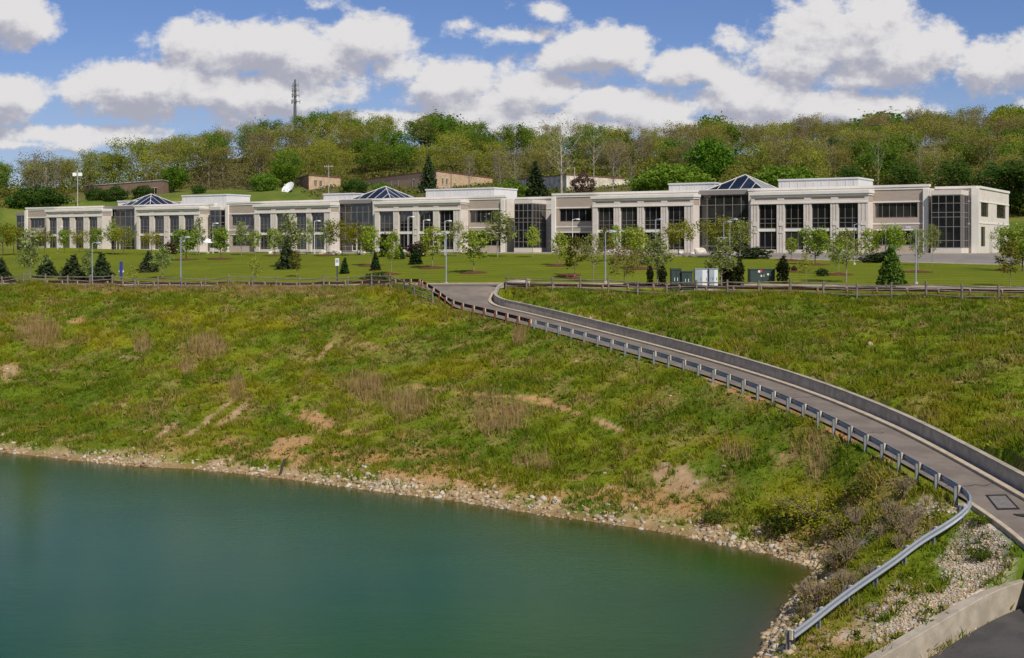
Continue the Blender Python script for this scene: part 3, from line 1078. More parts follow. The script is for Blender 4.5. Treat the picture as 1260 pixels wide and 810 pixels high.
def portico(sa, sb, wins, ztop, t=-2.5, base=0.5):
    """projecting bay: four tall two storey windows between grooved piers, panelled fascia and cornice"""
    w = MB()
    edges = [sa] + [x for ab in wins for x in ab] + [sb]
    # piers
    for k in range(0, len(edges), 2):
        a, b_ = edges[k], edges[k + 1]
        W_ = b_ - a
        w.box(a, b_, t + 0.15, 0.05, 0, 7.6)                       # backing of the pier
        if W_ > 1.0:
            g = 0.12
            e = W_ * 0.26
            w.box(a, a + e, t, t + 0.149, 0, 7.6)
            w.box(a + e + g, b_ - e - g, t + 0.02, t + 0.149, 0, 7.6)
            w.box(b_ - e, b_, t, t + 0.149, 0, 7.6)
            w.box(a + e + .02, b_ - e - .02, t - 0.06, t + 0.018, 4.15, 4.75)   # small block between the storeys
            w.box(a + e + .02, b_ - e - .02, t - 0.06, t + 0.018, 3.05, 3.35)
        else:
            w.box(a, b_, t, t + 0.149, 0, 7.6)
    # under-window plinths
    for a, b_ in wins:
        w.box(a, b_, t + 0.12, 0.05, 0, base)
    # fascia with sunk panels
    zf = ztop - 0.75
    w.box(sa, sb, t + 0.12, 0.06, 7.6, zf, 1)
    w.box(sa, sb, t + 0.02, t + 0.118, 7.6, 7.85 + .25)
    w.box(sa, sb, t + 0.02, t + 0.118, zf - 0.22, zf)
    es = [sa] + [(wins[k][1] + wins[k + 1][0]) / 2 for k in range(len(wins) - 1)] + [sb]
    for k, x in enumerate(es):
        x0, x1 = max(x - 0.55, sa), min(x + 0.55, sb)
        w.box(x0, x1, t + 0.022, t + 0.118, 8.1, zf - 0.22)
    # roof of the bay
    w.box(sa, sb, t + 0.3, 0.06, zf, ztop - 0.3)
    o = w.build('portico', ['precast', 'block_panel'], bld)
    c = MB()
    c.box(sa - 0.12, sb + 0.12, t - 0.12, 0.02, zf + .003, zf + 0.3)
    c.box(sa - 0.25, sb + 0.25, t - 0.28, 0.02, zf + 0.303, ztop)
    c.box(sa - 0.05, sb + 0.05, t - 0.10, t + 0.018, 7.5, 7.75)
    c.build('cornice', 'precast_pale', o)
    for a, b_ in wins:
        glazing('window', a + .002, b_ - .002, t + 0.38, 3.75, 7.498, (0.03, 0.32, 0.68, 0.97), (0.02, 0.22, 0.40, 0.98))
        glazing('window', a + .002, b_ - .002, t + 0.38, base, 3.3, (0.03, 0.32, 0.68, 0.97), (0.02, 0.14, 0.98))
    for a, b_ in wins:
        bm = MB()
        bm.box(a + .003, b_ - .003, t + 0.2, t + 0.6, 3.302, 3.748)
        bm.build('spandrel', 'precast_pale', o)
    return o


def recess(sa, sb, wa, wb, z_top, nm, lower=True):
    """plain wall between bays with a ribbon window on each floor"""
    w = MB()
    wb = min(wb, sb - .15)
    wa = max(wa, sa + .12)
    T0, T1 = 0.0, 0.34
    w.box(sa, sb, T0, T1, 0, 1.15)
    w.box(sa, sb, T0, T1, 3.35, 5.25)
    w.box(sa, sb, T0, T1, 7.45, z_top - .7)
    for z0, z1 in ((1.15, 3.35), (5.25, 7.45)):
        w.box(sa, wa, T0, T1, z0, z1)
        if True:
            w.box(wb, sb, T0, T1, z0, z1)
    w.box(sa + .01, sb - .01, T1 - .03, T1 + .004, .02, z_top - .72)
    o = w.build('wall', 'block_panel', bld)
    tr = MB()
    for z in (4.25, 7.5):
        tr.box(sa, sb, -0.07, -.003, z, z + 0.22)
    tr.box(sa, sb, -0.05, -.003, 3.36, 3.55)
    tr.build('string_course', 'precast_pale', o)
    nv = [k / nm for k in range(nm + 1)]
    nv[0] = 0.015
    nv[-1] = 0.985
    glazing('window', wa + .003, wb - .003, 0.26, 5.253, 7.447, nv, (0.03, 0.97))
    glazing('window', wa + .003, wb - .003, 0.26, 1.153, 3.347, nv, (0.03, 0.97))
    return o


def parapet(sa, sb, z, t0=-0.2, depth=DEPTH, h=0.7):
    w = MB()
    w.box(sa, sb, t0 + .1, 0.4, z - h + .003, z - 0.35)
    w.box(sa - .1, sb + .1, t0, 0.7, z - 0.347, z)
    return w.build('parapet', 'precast_pale', bld)


Sx = s_at
# module edges along the front, read off the photograph
mods = [
    # (left end, left recess window, portico1 (edges, windows), atrium, portico2, right recess window, right end, top, top2)
    dict(l=32, rl=(37, 55), p1=(57, 126, [(61, 71), (77, 87), (93, 104), (110, 121)]), at=(127, 167), p2=(168, 246, [(172.5, 185), (190.5, 203), (209, 221.5), (227.5, 240)]), rr=(252, 263), r=264, nl=4, nr=3, z=9.9),
    dict(l=279, rl=(285, 312), p1=(313, 415, [(320, 334), (341, 357), (365, 378), (384, 400)]), at=(417, 460), p2=(461, 565, [(467.5, 485), (491.5, 509), (516, 534), (541, 559)]), rr=(573, 617), r=622, nl=5, nr=6, z=10.0),
    dict(l=680, rl=(688, 728), p1=(729, 857, [(736, 756), (764, 785), (793, 814), (822, 843)]), at=(859, 922), p2=(924, 1064, [(934, 956.5), (966, 989.5), (999, 1022.5), (1032, 1056.5)]), rr=(1074, 1129), r=1143, nl=5, nr=6, z=10.1),
]
TP = -2.5
for k, M in enumerate(mods):
    zt = M['z']
    sl, sr = Sx(M['l']), Sx(M['r'])
    core = MB()
    aL, aR = Sx(M['at'][0], 0.35), Sx(M['at'][1], 0.35)
    for a, b_ in ((sl, aL), (aR, sr)):
        core.box(a + .02, b_ - .02, 0.345, DEPTH, 0, zt - 0.55)
    core.box(aL - .02, aR + .02, 0.75, DEPTH - .1, 0, zt - 0.56)
    core.build('wing', 'precast', bld)
    p1a, p1b = Sx(M['p1'][0], TP), Sx(M['p1'][1] - 0.0, TP)
    p2a, p2b = Sx(M['p2'][0], TP), Sx(M['p2'][1], TP)
    # visible right returns are part of the bay, so its front ends a little before
    ret = lambda px: Sx(px, TP) - 0.0
    w1 = [(Sx(a, TP + .3), Sx(b_, TP + .3)) for a, b_ in M['p1'][2]]
    w2 = [(Sx(a, TP + .3), Sx(b_, TP + .3)) for a, b_ in M['p2'][2]]
    e1 = w1[-1][1] + 1.5
    e2 = w2[-1][1] + 1.5
    portico(p1a, e1, w1, zt - 0.75)
    portico(p2a, e2, w2, zt - 0.75)
    recess(sl, p1a - .001, Sx(M['rl'][0]), min(Sx(M['rl'][1]), p1a - .2), zt, M['nl'])
    recess(e2 + .001, sr, max(Sx(M['rr'][0]), e2 + .3), Sx(M['rr'][1]), zt, M['nr'])
    # wall strips over the bays and piers beside the atrium
    for bx_ in ((p1a, e1, 0.062, 0.34, 7.6, zt - .7), (p2a, e2, 0.062, 0.34, 7.6, zt - .7), (e1, aL, 0.0, 0.34, 0, zt - .7), (aR, p2a, 0.0, 0.34, 0, zt - .7)):
        if bx_[1] - bx_[0] > .1:
            w = MB()
            w.box(*bx_)
            w.build('wall', 'precast', bld)
    parapet(sl, aL, zt)
    parapet(aR, sr, zt)
    # end piers, a little proud
    for x0, x1 in ((sl, sl + .75), (sr - .75, sr + .02)):
        pr = MB()
        pr.box(x0, x1, -0.45, -.075, 0, zt - .705)
        pr.build('pier', 'precast_pale', bld)
    # atrium glazing and its fascia
    nv = 6
    zg = zt - 0.85
    v = [i / nv for i in range(nv + 1)]
    v[0], v[-1] = 0.01, 0.99
    glazing('atrium_glazing', aL, aR, 0.62, 0.15, zg, v, (0.01, 0.10, 0.36, 0.50, 0.59, 0.82, 0.99), bar=0.08)
    fs = MB()
    fs.box(aL - .0, aR + .0, 0.3, 0.75, zg + .003, zt - .1)
    fs.build('fascia', 'frame_metal', bld)
    # pyramid skylight
    mid = (aL + aR) / 2 + 0.2
    ct, half, h0, h1 = 9.2, 4.9, zt + 0.1, zt + 2.75
    sk = MB()
    c = [(mid - half, ct - half), (mid + half, ct - half), (mid + half, ct + half), (mid - half, ct + half)]
    for i in range(4):
        a, b_ = c[i], c[(i + 1) % 4]
        sk.poly([(a[0], a[1], h0), (b_[0], b_[1], h0), (mid, ct, h1)])
    so = sk.build('skylight', 'skylight_glass', bld)
    fr = MB()
    ap = Vector((mid, ct, h1 + .05))
    for i in range(4):
        a = Vector((*c[i], h0 + .03))
        b_ = Vector((*c[(i + 1) % 4], h0 + .03))
        fr.tube([a, ap], 0.075, 4)
        fr.tube([a, b_], 0.11, 4)
        for q in (0.2, 0.4, 0.6, 0.8):
            e = a.lerp(b_, q)
            # bar runs up the slope until it meets a hip
            k_ = 1 - abs(q - .5) * 2
            up = e.lerp(ap + (e - (a + b_) / 2), k_)
            up.z += .03
            fr.tube([e, up], 0.045, 4)
    fr.build('skylight_frame', 'frame_white', so)
    kb = MB()
    kb.box(mid - half - .1, mid + half + .1, ct - half - .1, ct + half + .1, zt - .6, h0 - .02)
    kb.build('skylight_kerb', 'roof_metal', so)

# mechanical penthouses
for s0, s1, t0, t1, z in ((Sx(958, 6), Sx(1056, 6), 6, 14, 11.75), (Sx(823, 6), Sx(858, 6) + 3, 6, 14, 11.6), (Sx(524, 6), Sx(608, 6), 6, 14, 11.8), (Sx(398, 6), Sx(420, 6) + 3, 6, 14, 11.5),
                          (Sx(224, 6), Sx(279, 6), 6, 13, 12.0), (Sx(145, 6), Sx(160, 6) + 2, 6, 13, 11.2), (Sx(190, 16), Sx(222, 16), 16, 21, 11.2)):
    w = MB()
    w.box(s0, s1, t0, t1, 9.3, z - .25)
    n = int((s1 - s0) / 1.2)
    for i in range(n):
        x = s0 + (i + .5) * (s1 - s0) / n
        w.box(x - .05, x + .05, t0 - .05, t0 - .003, 9.4, z - .26)
    w.box(s0 - .12, s1 + .12, t0 - .14, t1 + .12, z - .247, z)
    w.build('penthouse', 'roof_metal', bld)

# connectors: set back wall with a projecting glass corner bay
for (pa, pb, g0, g1, zt) in ((264, 279, 264.3, 271, 9.6), (622, 680, 633, 655, 9.75), (1143, 1201, 1146, 1182.5, 9.85)):
    a = Sx(pa)
    b_ = Sx(pb, 3.5) if pb != 1201 else Sx(1201, 3.5)
    w = MB()
    w.box(a + .03, b_ - .002, 3.5, DEPTH - .2, 0, zt - .35)
    w.build('wing', 'precast', bld)
    pp = MB()
    pp.box(a + .03, b_ + .1, 3.3, 4.1, zt - .347, zt)
    pp.box(a + .03, b_, 3.42, 3.497, 7.5, 7.72)
    pp.box(a + .03, b_, 3.42, 3.497, 4.2, 4.45)
    pp.build('parapet', 'precast_pale', bld)
    x0 = max(Sx(g0, -1.3), a + .05) if pa != 264 else a + .05
    x1 = Sx(g1, -1.3)
    bay = MB()
    bay.box(x0 + .1, x1 - .1, -1.2, 3.49, 0, 8.7)
    bay.box(x0 - .05, x1 + .05, -1.36, 3.4, 0, 0.75)
    bay.box(x0 - .05, x1 + .05, -1.36, 3.41, 8.45, 9.1)
    bay.build('glass_bay', 'precast', bld)
    nn = 4 if pa != 264 else 2
    v = [i / nn for i in range(nn + 1)]
    v[0], v[-1] = .012, .988
    hh = (0.01, 0.14, 0.40, 0.58, 0.67, 0.84, 0.99)
    glazing('window', x0, x1, -1.3, 0.753, 8.447, v, hh, bar=0.075)
    glazing('window', -1.215, 3.40, x1, 0.753, 8.447, (0.01, .25, .5, .75, .99), hh, side=True, bar=0.075)

# right-hand end wall, with two windows up, one window and a door down
xe = Sx(1201, 3.5)
w = MB()
T0, T1 = 3.5, 26.0
zt = 9.85
w.box(xe + .003, xe + .35, T0 - .02, T1, 0, 1.0)
ops = [(5.2, 10.4), (16.5, 23.5)]
lo = [(5.2, 8.2), (19.0, 22.0)]


def band(z0, z1, holes):
    x = T0 - .02
    for a, b_ in holes + [(T1, None)]:
        w.box(xe + .003, xe + .35, x, a, z0, z1)
        x = b_


band(1.0, 3.9, lo)
w.box(xe + .003, xe + .35, T0 - .02, T1, 3.9, 5.4)
band(5.4, 7.5, ops)
w.box(xe + .003, xe + .35, T0 - .02, T1, 7.5, zt - .35)
w.box(xe - 6, xe + .34, T1 - .3, T1 + .05, 0, zt - .36)
w.build('end_wall', 'precast', bld)
tr = MB()
tr.box(xe + .353, xe + .42, T0 - .05, T1, 4.35, 4.6)
tr.box(xe + .353, xe + .42, T0 - .05, T1, 7.52, 7.74)
tr.box(xe - .3, xe + .5, T0 + .65, T1 + .1, zt - .346, zt + .002)
tr.box(xe - .6, xe + .45, T0 - .3, T0 - .03, 0, zt - .36)
tr.build('string_course', 'precast_pale', bld)
for a, b_ in ops:
    glazing('window', a + .003, b_ - .003, xe + .22, 5.403, 7.497, (.01, .25, .5, .75, .99), (.03, .97), side=True, fm='frame_dark')
for a, b_ in lo:
    glazing('window', a + .003, b_ - .003, xe + .22, 1.003, 3.897, (.02, .5, .98), (.02, .98), side=True, fm='frame_dark')
d = MB()
d.box(xe + .353, xe + .40, 11.2, 12.6, 0.05, 2.6)
d.box(xe + .353, xe + .44, 11.0, 11.197, 0.0, 2.8)
d.box(xe + .353, xe + .44, 12.603, 12.8, 0.0, 2.8)
d.box(xe + .353, xe + .44, 11.2, 12.6, 2.603, 2.8)
d.build('door', 'door_paint', bld)
# dark glazed corner at the far left end
x1 = Sx(32)
g = MB()
x0 = Sx(20, 2.0)
g.box(x0, x1 - .01, 2.1, 20, 0, 8.7)
g.box(x0 - .1, x1 - .012, 1.85, 2.097, 8.2, 8.9)
g.build('glass_bay', 'frame_metal', bld)
glazing('window', x0 + .05, x1 - .05, 2.0, 0.2, 8.19, (.02, .33, .66, .98), (.01, .2, .4, .6, .8, .99), bar=.1)
# doors in the atria
for M in mods:
    aL, aR = Sx(M['at'][0], 0.35), Sx(M['at'][1], 0.35)
    mid = (aL + aR) / 2
    d = MB()
    for x in (-1.05, 0.05):
        for q in (0, .93):
            d.box(mid + x + q, mid + x + q + .08, .45, .55, .1, 2.5)
        d.box(mid + x, mid + x + 1.0, .46, .54, .1, .32)
        d.box(mid + x, mid + x + 1.0, .46, .54, 2.4, 2.5)
    d.build('door', 'frame_white', bld)
# foundation
w = MB()
w.box(Sx(20, 2), xe + .2, 0.5, DEPTH - 1, -3.0, 0.0)
for M in mods:
    w.box(Sx(M['l']), Sx(M['r']), -2.3, .49, -2.0, -.002)
w.box(Sx(622), Sx(690), 0, 4, -2, -.01)
w.box(Sx(1143), xe + .2, -1.2, 4, -2, -.01)
w.build('foundation', 'concrete_grey', bld)

# ------------------------------------------------------------------ older buildings on the slope behind
mat('red_brick', (0.38, 0.25, 0.175), 0.95, spec=0.1, col2=(0.30, 0.19, 0.135), scale=1.5)
mat('buff_brick', (0.66, 0.48, 0.32), 0.95, spec=0.1, col2=(0.50, 0.355, 0.22), scale=1.2)
mat('pink_brick', (0.60, 0.415, 0.30), 0.95, spec=0.1, col2=(0.52, 0.35, 0.25), scale=1.2)
mat('block_grey', (0.64, 0.62, 0.585), 0.95, spec=0.1, col2=(0.33, 0.315, 0.295), scale=0.8)
mat('stucco', (0.74, 0.69, 0.59), 0.95, spec=0.1, col2=(0.50, 0.44, 0.35), scale=0.6)
mat('roof_edge', (0.20, 0.09, 0.06), 0.8)
mat('tar_roof', (0.12, 0.115, 0.11), 0.95)


def block(name, label, corner, a_end, b_end, h, mats_, wins_a=(), wins_b=(), cat='building'):
    """flat roofed block: corner nearest to us, two walls running back to a_end (left) and b_end (right)"""
    c = np.array(corner[:2], float)
    A = np.array(a_end, float)
    B = np.array(b_end, float)
    zb = float(min(gz(c[0], c[1]), gz(A[0], A[1]), gz(B[0], B[1]))) - 1.0
    z1 = corner[2]
    o = empty(name, (c[0], c[1], zb), label, cat)
    wa, wb, rf_, wn = MB(), MB(), MB(), MB()
    Dd = A + B - c
    loc = lambda p, z: (p[0] - c[0], p[1] - c[1], z - zb)

    def wallq(mb, p, q_):
        n = np.array([(q_ - p)[1], -(q_ - p)[0]])
        n = n / np.linalg.norm(n)
        if n @ (Dd - c) > 0:
            n = -n
        i0, i1 = p - n * .4, q_ - n * .4
        pts = [loc(p, zb), loc(q_, zb), loc(q_, z1), loc(p, z1)]
        mb.poly(pts)
        mb.poly([loc(i0, z1), loc(i1, z1), loc(q_, z1), loc(p, z1)])
        return n
    na = wallq(wa, c, A)
    nb = wallq(wb, c, B)
    wallq(wb, A, Dd)
    wallq(wa, B, Dd)
    wa.build('wall', mats_[0], o)
    wb.build('wall', mats_[1], o)
    rf_.poly([loc(c, z1 - .3), loc(B, z1 - .3), loc(Dd, z1 - .3), loc(A, z1 - .3)])
    r_ = rf_.build('roof', 'tar_roof', o)
    e = MB()
    for p, q_, n in ((c, A, na), (c, B, nb)):
        d = (q_ - p) / np.linalg.norm(q_ - p)
        p0, p1 = p + n * .12, q_ + n * .12
        p2, p3 = q_ - n * .3, p - n * .3
        for z in (z1 + .003, z1 + .28):
            e.poly([loc(p0, z), loc(p1, z), loc(p2, z), loc(p3, z)])
        e.poly([loc(p0, z1 + .003), loc(p1, z1 + .003), loc(p1, z1 + .28), loc(p0, z1 + .28)])
    e.build('roof_edge', mats_[2], r_)
    for (p, q_, n, lst) in ((c, A, na, wins_a), (c, B, nb, wins_b)):
        L = np.linalg.norm(q_ - p)
        d = (q_ - p) / L
        for f, z, ww, hh in lst:
            mp_ = p + d * L * f
            g_ = MB()
            a0, a1 = mp_ - d * ww / 2 + n * .06, mp_ + d * ww / 2 + n * .06
            g_.poly([loc(a0, z1 - z - hh), loc(a1, z1 - z - hh), loc(a1, z1 - z), loc(a0, z1 - z)])
            wo = g_.build('window', 'window_glass', o)
            s_ = MB()
            for zz in (z1 - z - hh - .12, z1 - z):
                s_.tube([loc(a0 - d * .1, zz + .06), loc(a1 + d * .1, zz + .06)], .09, 4)
            s_.tube([loc((a0 + a1) / 2 + n * .03, z1 - z - hh), loc((a0 + a1) / 2 + n * .03, z1 - z)], .05, 4)
            s_.build('window_frame', 'frame_white', wo)
    return o


def hp(px, D):
    return ((px - 630) / F * D, D)


c = pt(380, 216, 352)
block('brick_building', 'small two storey building with buff front and dark red side beside the satellite dish', c, hp(362, 376), hp(419, 366), c[2], ('red_brick', 'buff_brick', 'roof_edge'),
      [(.35, 1.2, 1.4, 1.6), (.35, 4.6, 1.4, 1.7)], [(.2, 1.1, .9, 1.7), (.36, 1.1, .9, 1.7), (.2, 4.3, 1.0, 1.9), (.4, 4.3, .9, 1.9), (.7, 2.0, 1.0, 2.4)])
c = pt(537, 211, 348)
block('brick_building', 'long pinkish brick building with narrow windows behind the middle glass pyramid', c, hp(449, 392), hp(606, 384), c[2], ('pink_brick', 'buff_brick', 'roof_edge'),
      [(.12, 1.4, 1.0, 2.2), (.3, 1.6, 1.0, 2.3), (.3, 4.9, 1.0, 1.6), (.5, 1.6, .7, 2.3), (.6, 1.6, .7, 2.3), (.8, 1.6, 1.0, 2.2)], [(.1, 1.6, .9, 1.6), (.17, 1.6, .9, 1.6), (.18, 5.3, 1.1, 1.2), (.3, 2.6, .9, 1.5)])
c = pt(697, 215.5, 326)
block('block_building', 'low grey blockwork building with a pale stained side, behind the bare white tree', c, hp(617, 360), hp(792, 352), c[2], ('block_grey', 'stucco', 'roof_edge'), [], [(.08, 1.2, 1.2, 1.5)])
c = pt(201, 222, 372)
block('brick_building', 'long low red brick building half hidden by bushes at the left', c, hp(104, 408), hp(214, 392), c[2], ('red_brick', 'red_brick', 'block_grey'),
      [(.1, 2.0, 2.4, 1.8), (.25, 2.0, 2.4, 1.8), (.45, 2.4, 1.6, 1.6)], [])
c = pt(314, 228, 365)
block('brick_shed', 'little dark red brick shed left of the white satellite dish', c, hp(303, 372), hp(330, 378), c[2], ('red_brick', 'red_brick', 'roof_edge'), [(.5, 1.5, .8, 1.2)], [], 'shed')

# ------------------------------------------------------------------ rails, fences, walls, lamps, boxes and signs
mat('corten', (0.085, 0.034, 0.023), 0.85, spec=0.25, col2=(0.055, 0.025, 0.019), scale=5)
mat('corten_post', (0.19, 0.062, 0.030), 0.85, spec=0.2, col2=(0.12, 0.042, 0.025), scale=4)
mat('galvanised', (0.40, 0.43, 0.47), 0.45, metal=0.55, col2=(0.38, 0.41, 0.45), scale=3)
mat('galvanised_post', (0.30, 0.315, 0.33), 0.5, metal=0.4, col2=(0.22, 0.235, 0.25), scale=4)
mat('pale_block', (0.62, 0.55, 0.45), 0.9, col2=(0.42, 0.36, 0.28), scale=3)
mat('weathered_wood', (0.235, 0.200, 0.170), 0.95, spec=0.1, col2=(0.155, 0.130, 0.108), scale=3, stretch=(1, 1, 1), bump=.2)
mat('lamp_grey', (0.30, 0.33, 0.42), 0.5, col2=(0.26, 0.29, 0.37), scale=.5)
mat('lamp_pale', (0.60, 0.61, 0.63), 0.5)
mat('lens', (0.75, 0.75, 0.72), 0.25)
mat('box_green', (0.028, 0.045, 0.036), 0.5, col2=(0.03, 0.055, 0.045), scale=1.2)
mat('box_grey', (0.33, 0.37, 0.40), 0.5, col2=(0.27, 0.31, 0.34), scale=1.0)
mat('box_white', (0.66, 0.68, 0.69), 0.5)
mat('label_white', (0.75, 0.75, 0.75), 0.6)
mat('label_red', (0.55, 0.03, 0.03), 0.6)
mat('sign_blue', (0.030, 0.035, 0.22), 0.5)
mat('sign_white', (0.68, 0.70, 0.74), 0.5)
mat('sign_post', (0.045, 0.05, 0.09), 0.6)
mat('black_iron', (0.03, 0.028, 0.027), 0.8, var=.4, scale=6)
mat('tower_steel', (0.10, 0.105, 0.115), 0.6)
mat('antenna', (0.26, 0.27, 0.28), 0.5)
mat('dish_white', (0.80, 0.80, 0.79), 0.45)
mat('pole_wood', (0.16, 0.125, 0.10), 0.95, var=.3, scale=2)
mat('pole_pale', (0.50, 0.46, 0.42), 0.9, var=.2, scale=2)
mat('umbrella_cloth', (0.80, 0.79, 0.76), 0.9)
mat('mulch', (0.155, 0.062, 0.040), 1.0, spec=.05, col2=(0.10, 0.042, 0.028), scale=6, bump=.6, bscale=18)
mat('pale_rock', (0.74, 0.69, 0.60), 0.95, spec=.1, col2=(0.48, 0.41, 0.32), scale=1.5, bump=.3)
mat('debris_dark', (0.035, 0.03, 0.027), 0.9)


def frames(P):
    t_ = np.gradient(P, axis=0)
    t_[:, 2] = 0
    t_ /= np.linalg.norm(t_, axis=1)[:, None]
    return [(tuple(p), (-d[1], d[0], 0)) for p, d in zip(P, t_)]


# W-beam outline (side, height) centred on the beam
WB = [(0.00, -.155), (.022, -.150), (.072, -.115), (.076, -.085), (.03, -.03), (.03, .03), (.076, .085), (.072, .115), (.022, .150), (0.0, .155),
      (-.012, .155), (.010, .145), (.060, .108), (.062, .09), (.018, .035), (.018, -.035), (.062, -.09), (.060, -.108), (.010, -.145), (-.012, -.155)]


def w_rail(name, label, P, face, rail_mat, post_mat, block_mat=None, step=1.9, h=0.56, skip_first=False, ph=None):
    """steel beam along P (ground line); face=+1: beam on the left of the walking direction. Post > block."""
    P = np.asarray(P)
    base = P[0].copy()
    o = empty(name, tuple(base), label, 'guard rail')
    L = P - base
    fr = frames(L)
    prof = [(a * face, b_ + h) for a, b_ in WB]
    if face < 0:
        prof = prof[::-1]
    mb = MB()
    mb.sweep(prof, fr)
    mb.build('rail', rail_mat, o, smooth=False)
    Q = resample(L, step)
    fq = frames(Q)
    for k, (p, s_) in enumerate(fq):
        if skip_first and k == 0:
            continue
        px0 = Vector(p) - Vector(s_) * (0.20 * face)
        d = Vector((s_[1], -s_[0], 0))
        pm = MB()
        # I-section post
        top = h + .13
        for a, w_, t0 in ((-.075, .045, .008), (.075, .045, .008)):
            c_ = px0 + Vector(s_) * a
            i = len(pm.v)
            for zz in (-0.5, top):
                for e1, e2 in ((-w_, -t0), (w_, -t0), (w_, t0), (-w_, t0)):
                    q_ = c_ + d * e1 + Vector(s_) * e2
                    pm.v.append((q_.x, q_.y, q_.z + zz))
            for f_ in ((0, 1, 5, 4), (1, 2, 6, 5), (2, 3, 7, 6), (3, 0, 4, 7), (4, 5, 6, 7)):
                pm.f.append(tuple(i + q_ for q_ in f_)); pm.m.append(0)
        i = len(pm.v)
        for zz in (-0.5, top - .003):
            for e1, e2 in ((-.007, -.066), (.007, -.066), (.007, .066), (-.007, .066)):
                q_ = px0 + d * e1 + Vector(s_) * e2
                pm.v.append((q_.x, q_.y, q_.z + zz))
        for f_ in ((0, 1, 5, 4), (1, 2, 6, 5), (2, 3, 7, 6), (3, 0, 4, 7), (4, 5, 6, 7)):
            pm.f.append(tuple(i + q_ for q_ in f_)); pm.m.append(0)
        po = pm.build('post', post_mat, o)
        if block_mat:
            bm = MB()
            c_ = Vector(p) - Vector(s_) * (.06 * face)
            i = len(bm.v)
            for zz in (h - .17, h + .17):
                for e1, e2 in ((-.075, -.05), (.075, -.05), (.075, .05), (-.075, .05)):
                    q_ = c_ + d * e1 + Vector(s_) * e2
                    bm.v.append((q_.x, q_.y, q_.z + zz))
            for f_ in ((0, 3, 2, 1), (0, 1, 5, 4), (1, 2, 6, 5), (2, 3, 7, 6), (3, 0, 4, 7), (4, 5, 6, 7)):
                bm.f.append(tuple(i + q_ for q_ in f_)); bm.m.append(0)
            bm.build('block', block_mat, po)
    return o


def on_ground(P, lift=0.0):
    P = np.array(P, float)
    P[:, 2] = gz(P[:, 0], P[:, 1]) + lift
    return P


# ramp rail: weathering steel round the throat, galvanised from there down
thr = offset_line(np.concatenate([THR_N, RAMP_N[:17]]), 0.0)
thr[:, :2] -= np.concatenate([np.tile([(.8, .5)], (4, 1)), NRM[:17]]) * 0.45
full = smooth_line(thr, 0.8, 3)
kx = np.argmin(np.abs(full[:, 0] - 2.0) + (full[:, 1] > 125) * 99)
left_px = np.array([(px, lut(px, ROADN_PX) - 1.0) for px in range(-140, 520, 20)])
LR = np.array([((a - 630) / F * d, d, road_z(a) - 0.02) for a, d in left_px])
curve_in = np.array([(-9.6, 134.3, 13.1), (-9.0, 132.6, 13.05)])
brown = smooth_line(np.concatenate([LR, curve_in, full[2:kx + 1:2]]), 0.9, 4)
w_rail('guard_rail', 'rust brown steel guard rail curving from the roadside down onto the ramp', brown, 1, 'corten', 'corten_post', 'pale_block', step=2.0)
galv = full[kx:]
# tight bend round the end, then down to the water
bend = np.array([(19.75, 54.6, 5.9), (19.45, 53.6, 5.75)])
lr = smooth_line(np.concatenate([full[-1:], np.array([(19.62, 54.7, 6.0), (19.25, 53.9, 5.75)]), LRAIL[2:]]), 0.5, 4)
galv_all = np.concatenate([galv[:-1], lr])
galv_all = smooth_line(galv_all, 0.5, 3)
galv_all[:, 2] = np.where(galv_all[:, 1] < 55.0, gz(galv_all[:, 0], galv_all[:, 1]), galv_all[:, 2])
for _ in range(8):
    galv_all[1:-1, 2] = (galv_all[:-2, 2] + 2 * galv_all[1:-1, 2] + galv_all[2:, 2]) / 4
w_rail('guard_rail', 'grey galvanised guard rail along the ramp, bending sharply down to the water', galv_all, 1, 'galvanised', 'galvanised_post', 'pale_block', step=2.0, h=0.60)
RR = np.array([((a - 630) / F * d, d, verge_z(a) - 0.02) for a, d in [(px, lut(px, ROADN_PX) - 1.9) for px in range(622, 1420, 20)]])
w_rail('guard_rail', 'rust brown steel guard rail with pale blocks along the straight road at the right', smooth_line(RR, 1.0, 3), 1, 'corten', 'corten_post', 'pale_block', step=2.6)


# split rail fences
def rail_fence(label, P, seed):
    rnd = random.Random(seed)
    Q = resample(np.asarray(P), 3.0)
    Q = on_ground(Q)
    b0 = Q[0].copy()
    o = empty('split_rail_fence', tuple(b0), label, 'fence')
    L = Q - b0
    for p in L:
        mb = MB()
        tx, ty = rnd.uniform(-.05, .05), rnd.uniform(-.05, .05)
        hh = 1.32 + rnd.uniform(-.05, .1)
        mb.tube([(p[0], p[1], p[2] - .4), (p[0] + tx * .5, p[1] + ty * .5, p[2] + hh * .5), (p[0] + tx, p[1] + ty, p[2] + hh)], [.115, .105, .095], 6)
        mb.build('post', 'weathered_wood', o)
    for k in range(len(L) - 1):
        for z in (0.30, 0.72, 1.12):
            a, c_ = Vector(L[k]), Vector(L[k + 1])
            a.z += z + rnd.uniform(-.04, .04)
            c_.z += z + rnd.uniform(-.04, .04)
            m_ = a.lerp(c_, .5) + Vector((rnd.uniform(-.03, .03), rnd.uniform(-.03, .03), rnd.uniform(-.05, .02)))
            mb = MB()
            mb.tube([a, m_, c_], [.055, .080, .055], 5, squash=.8)
            mb.build('rail', 'weathered_wood', o)
    return o


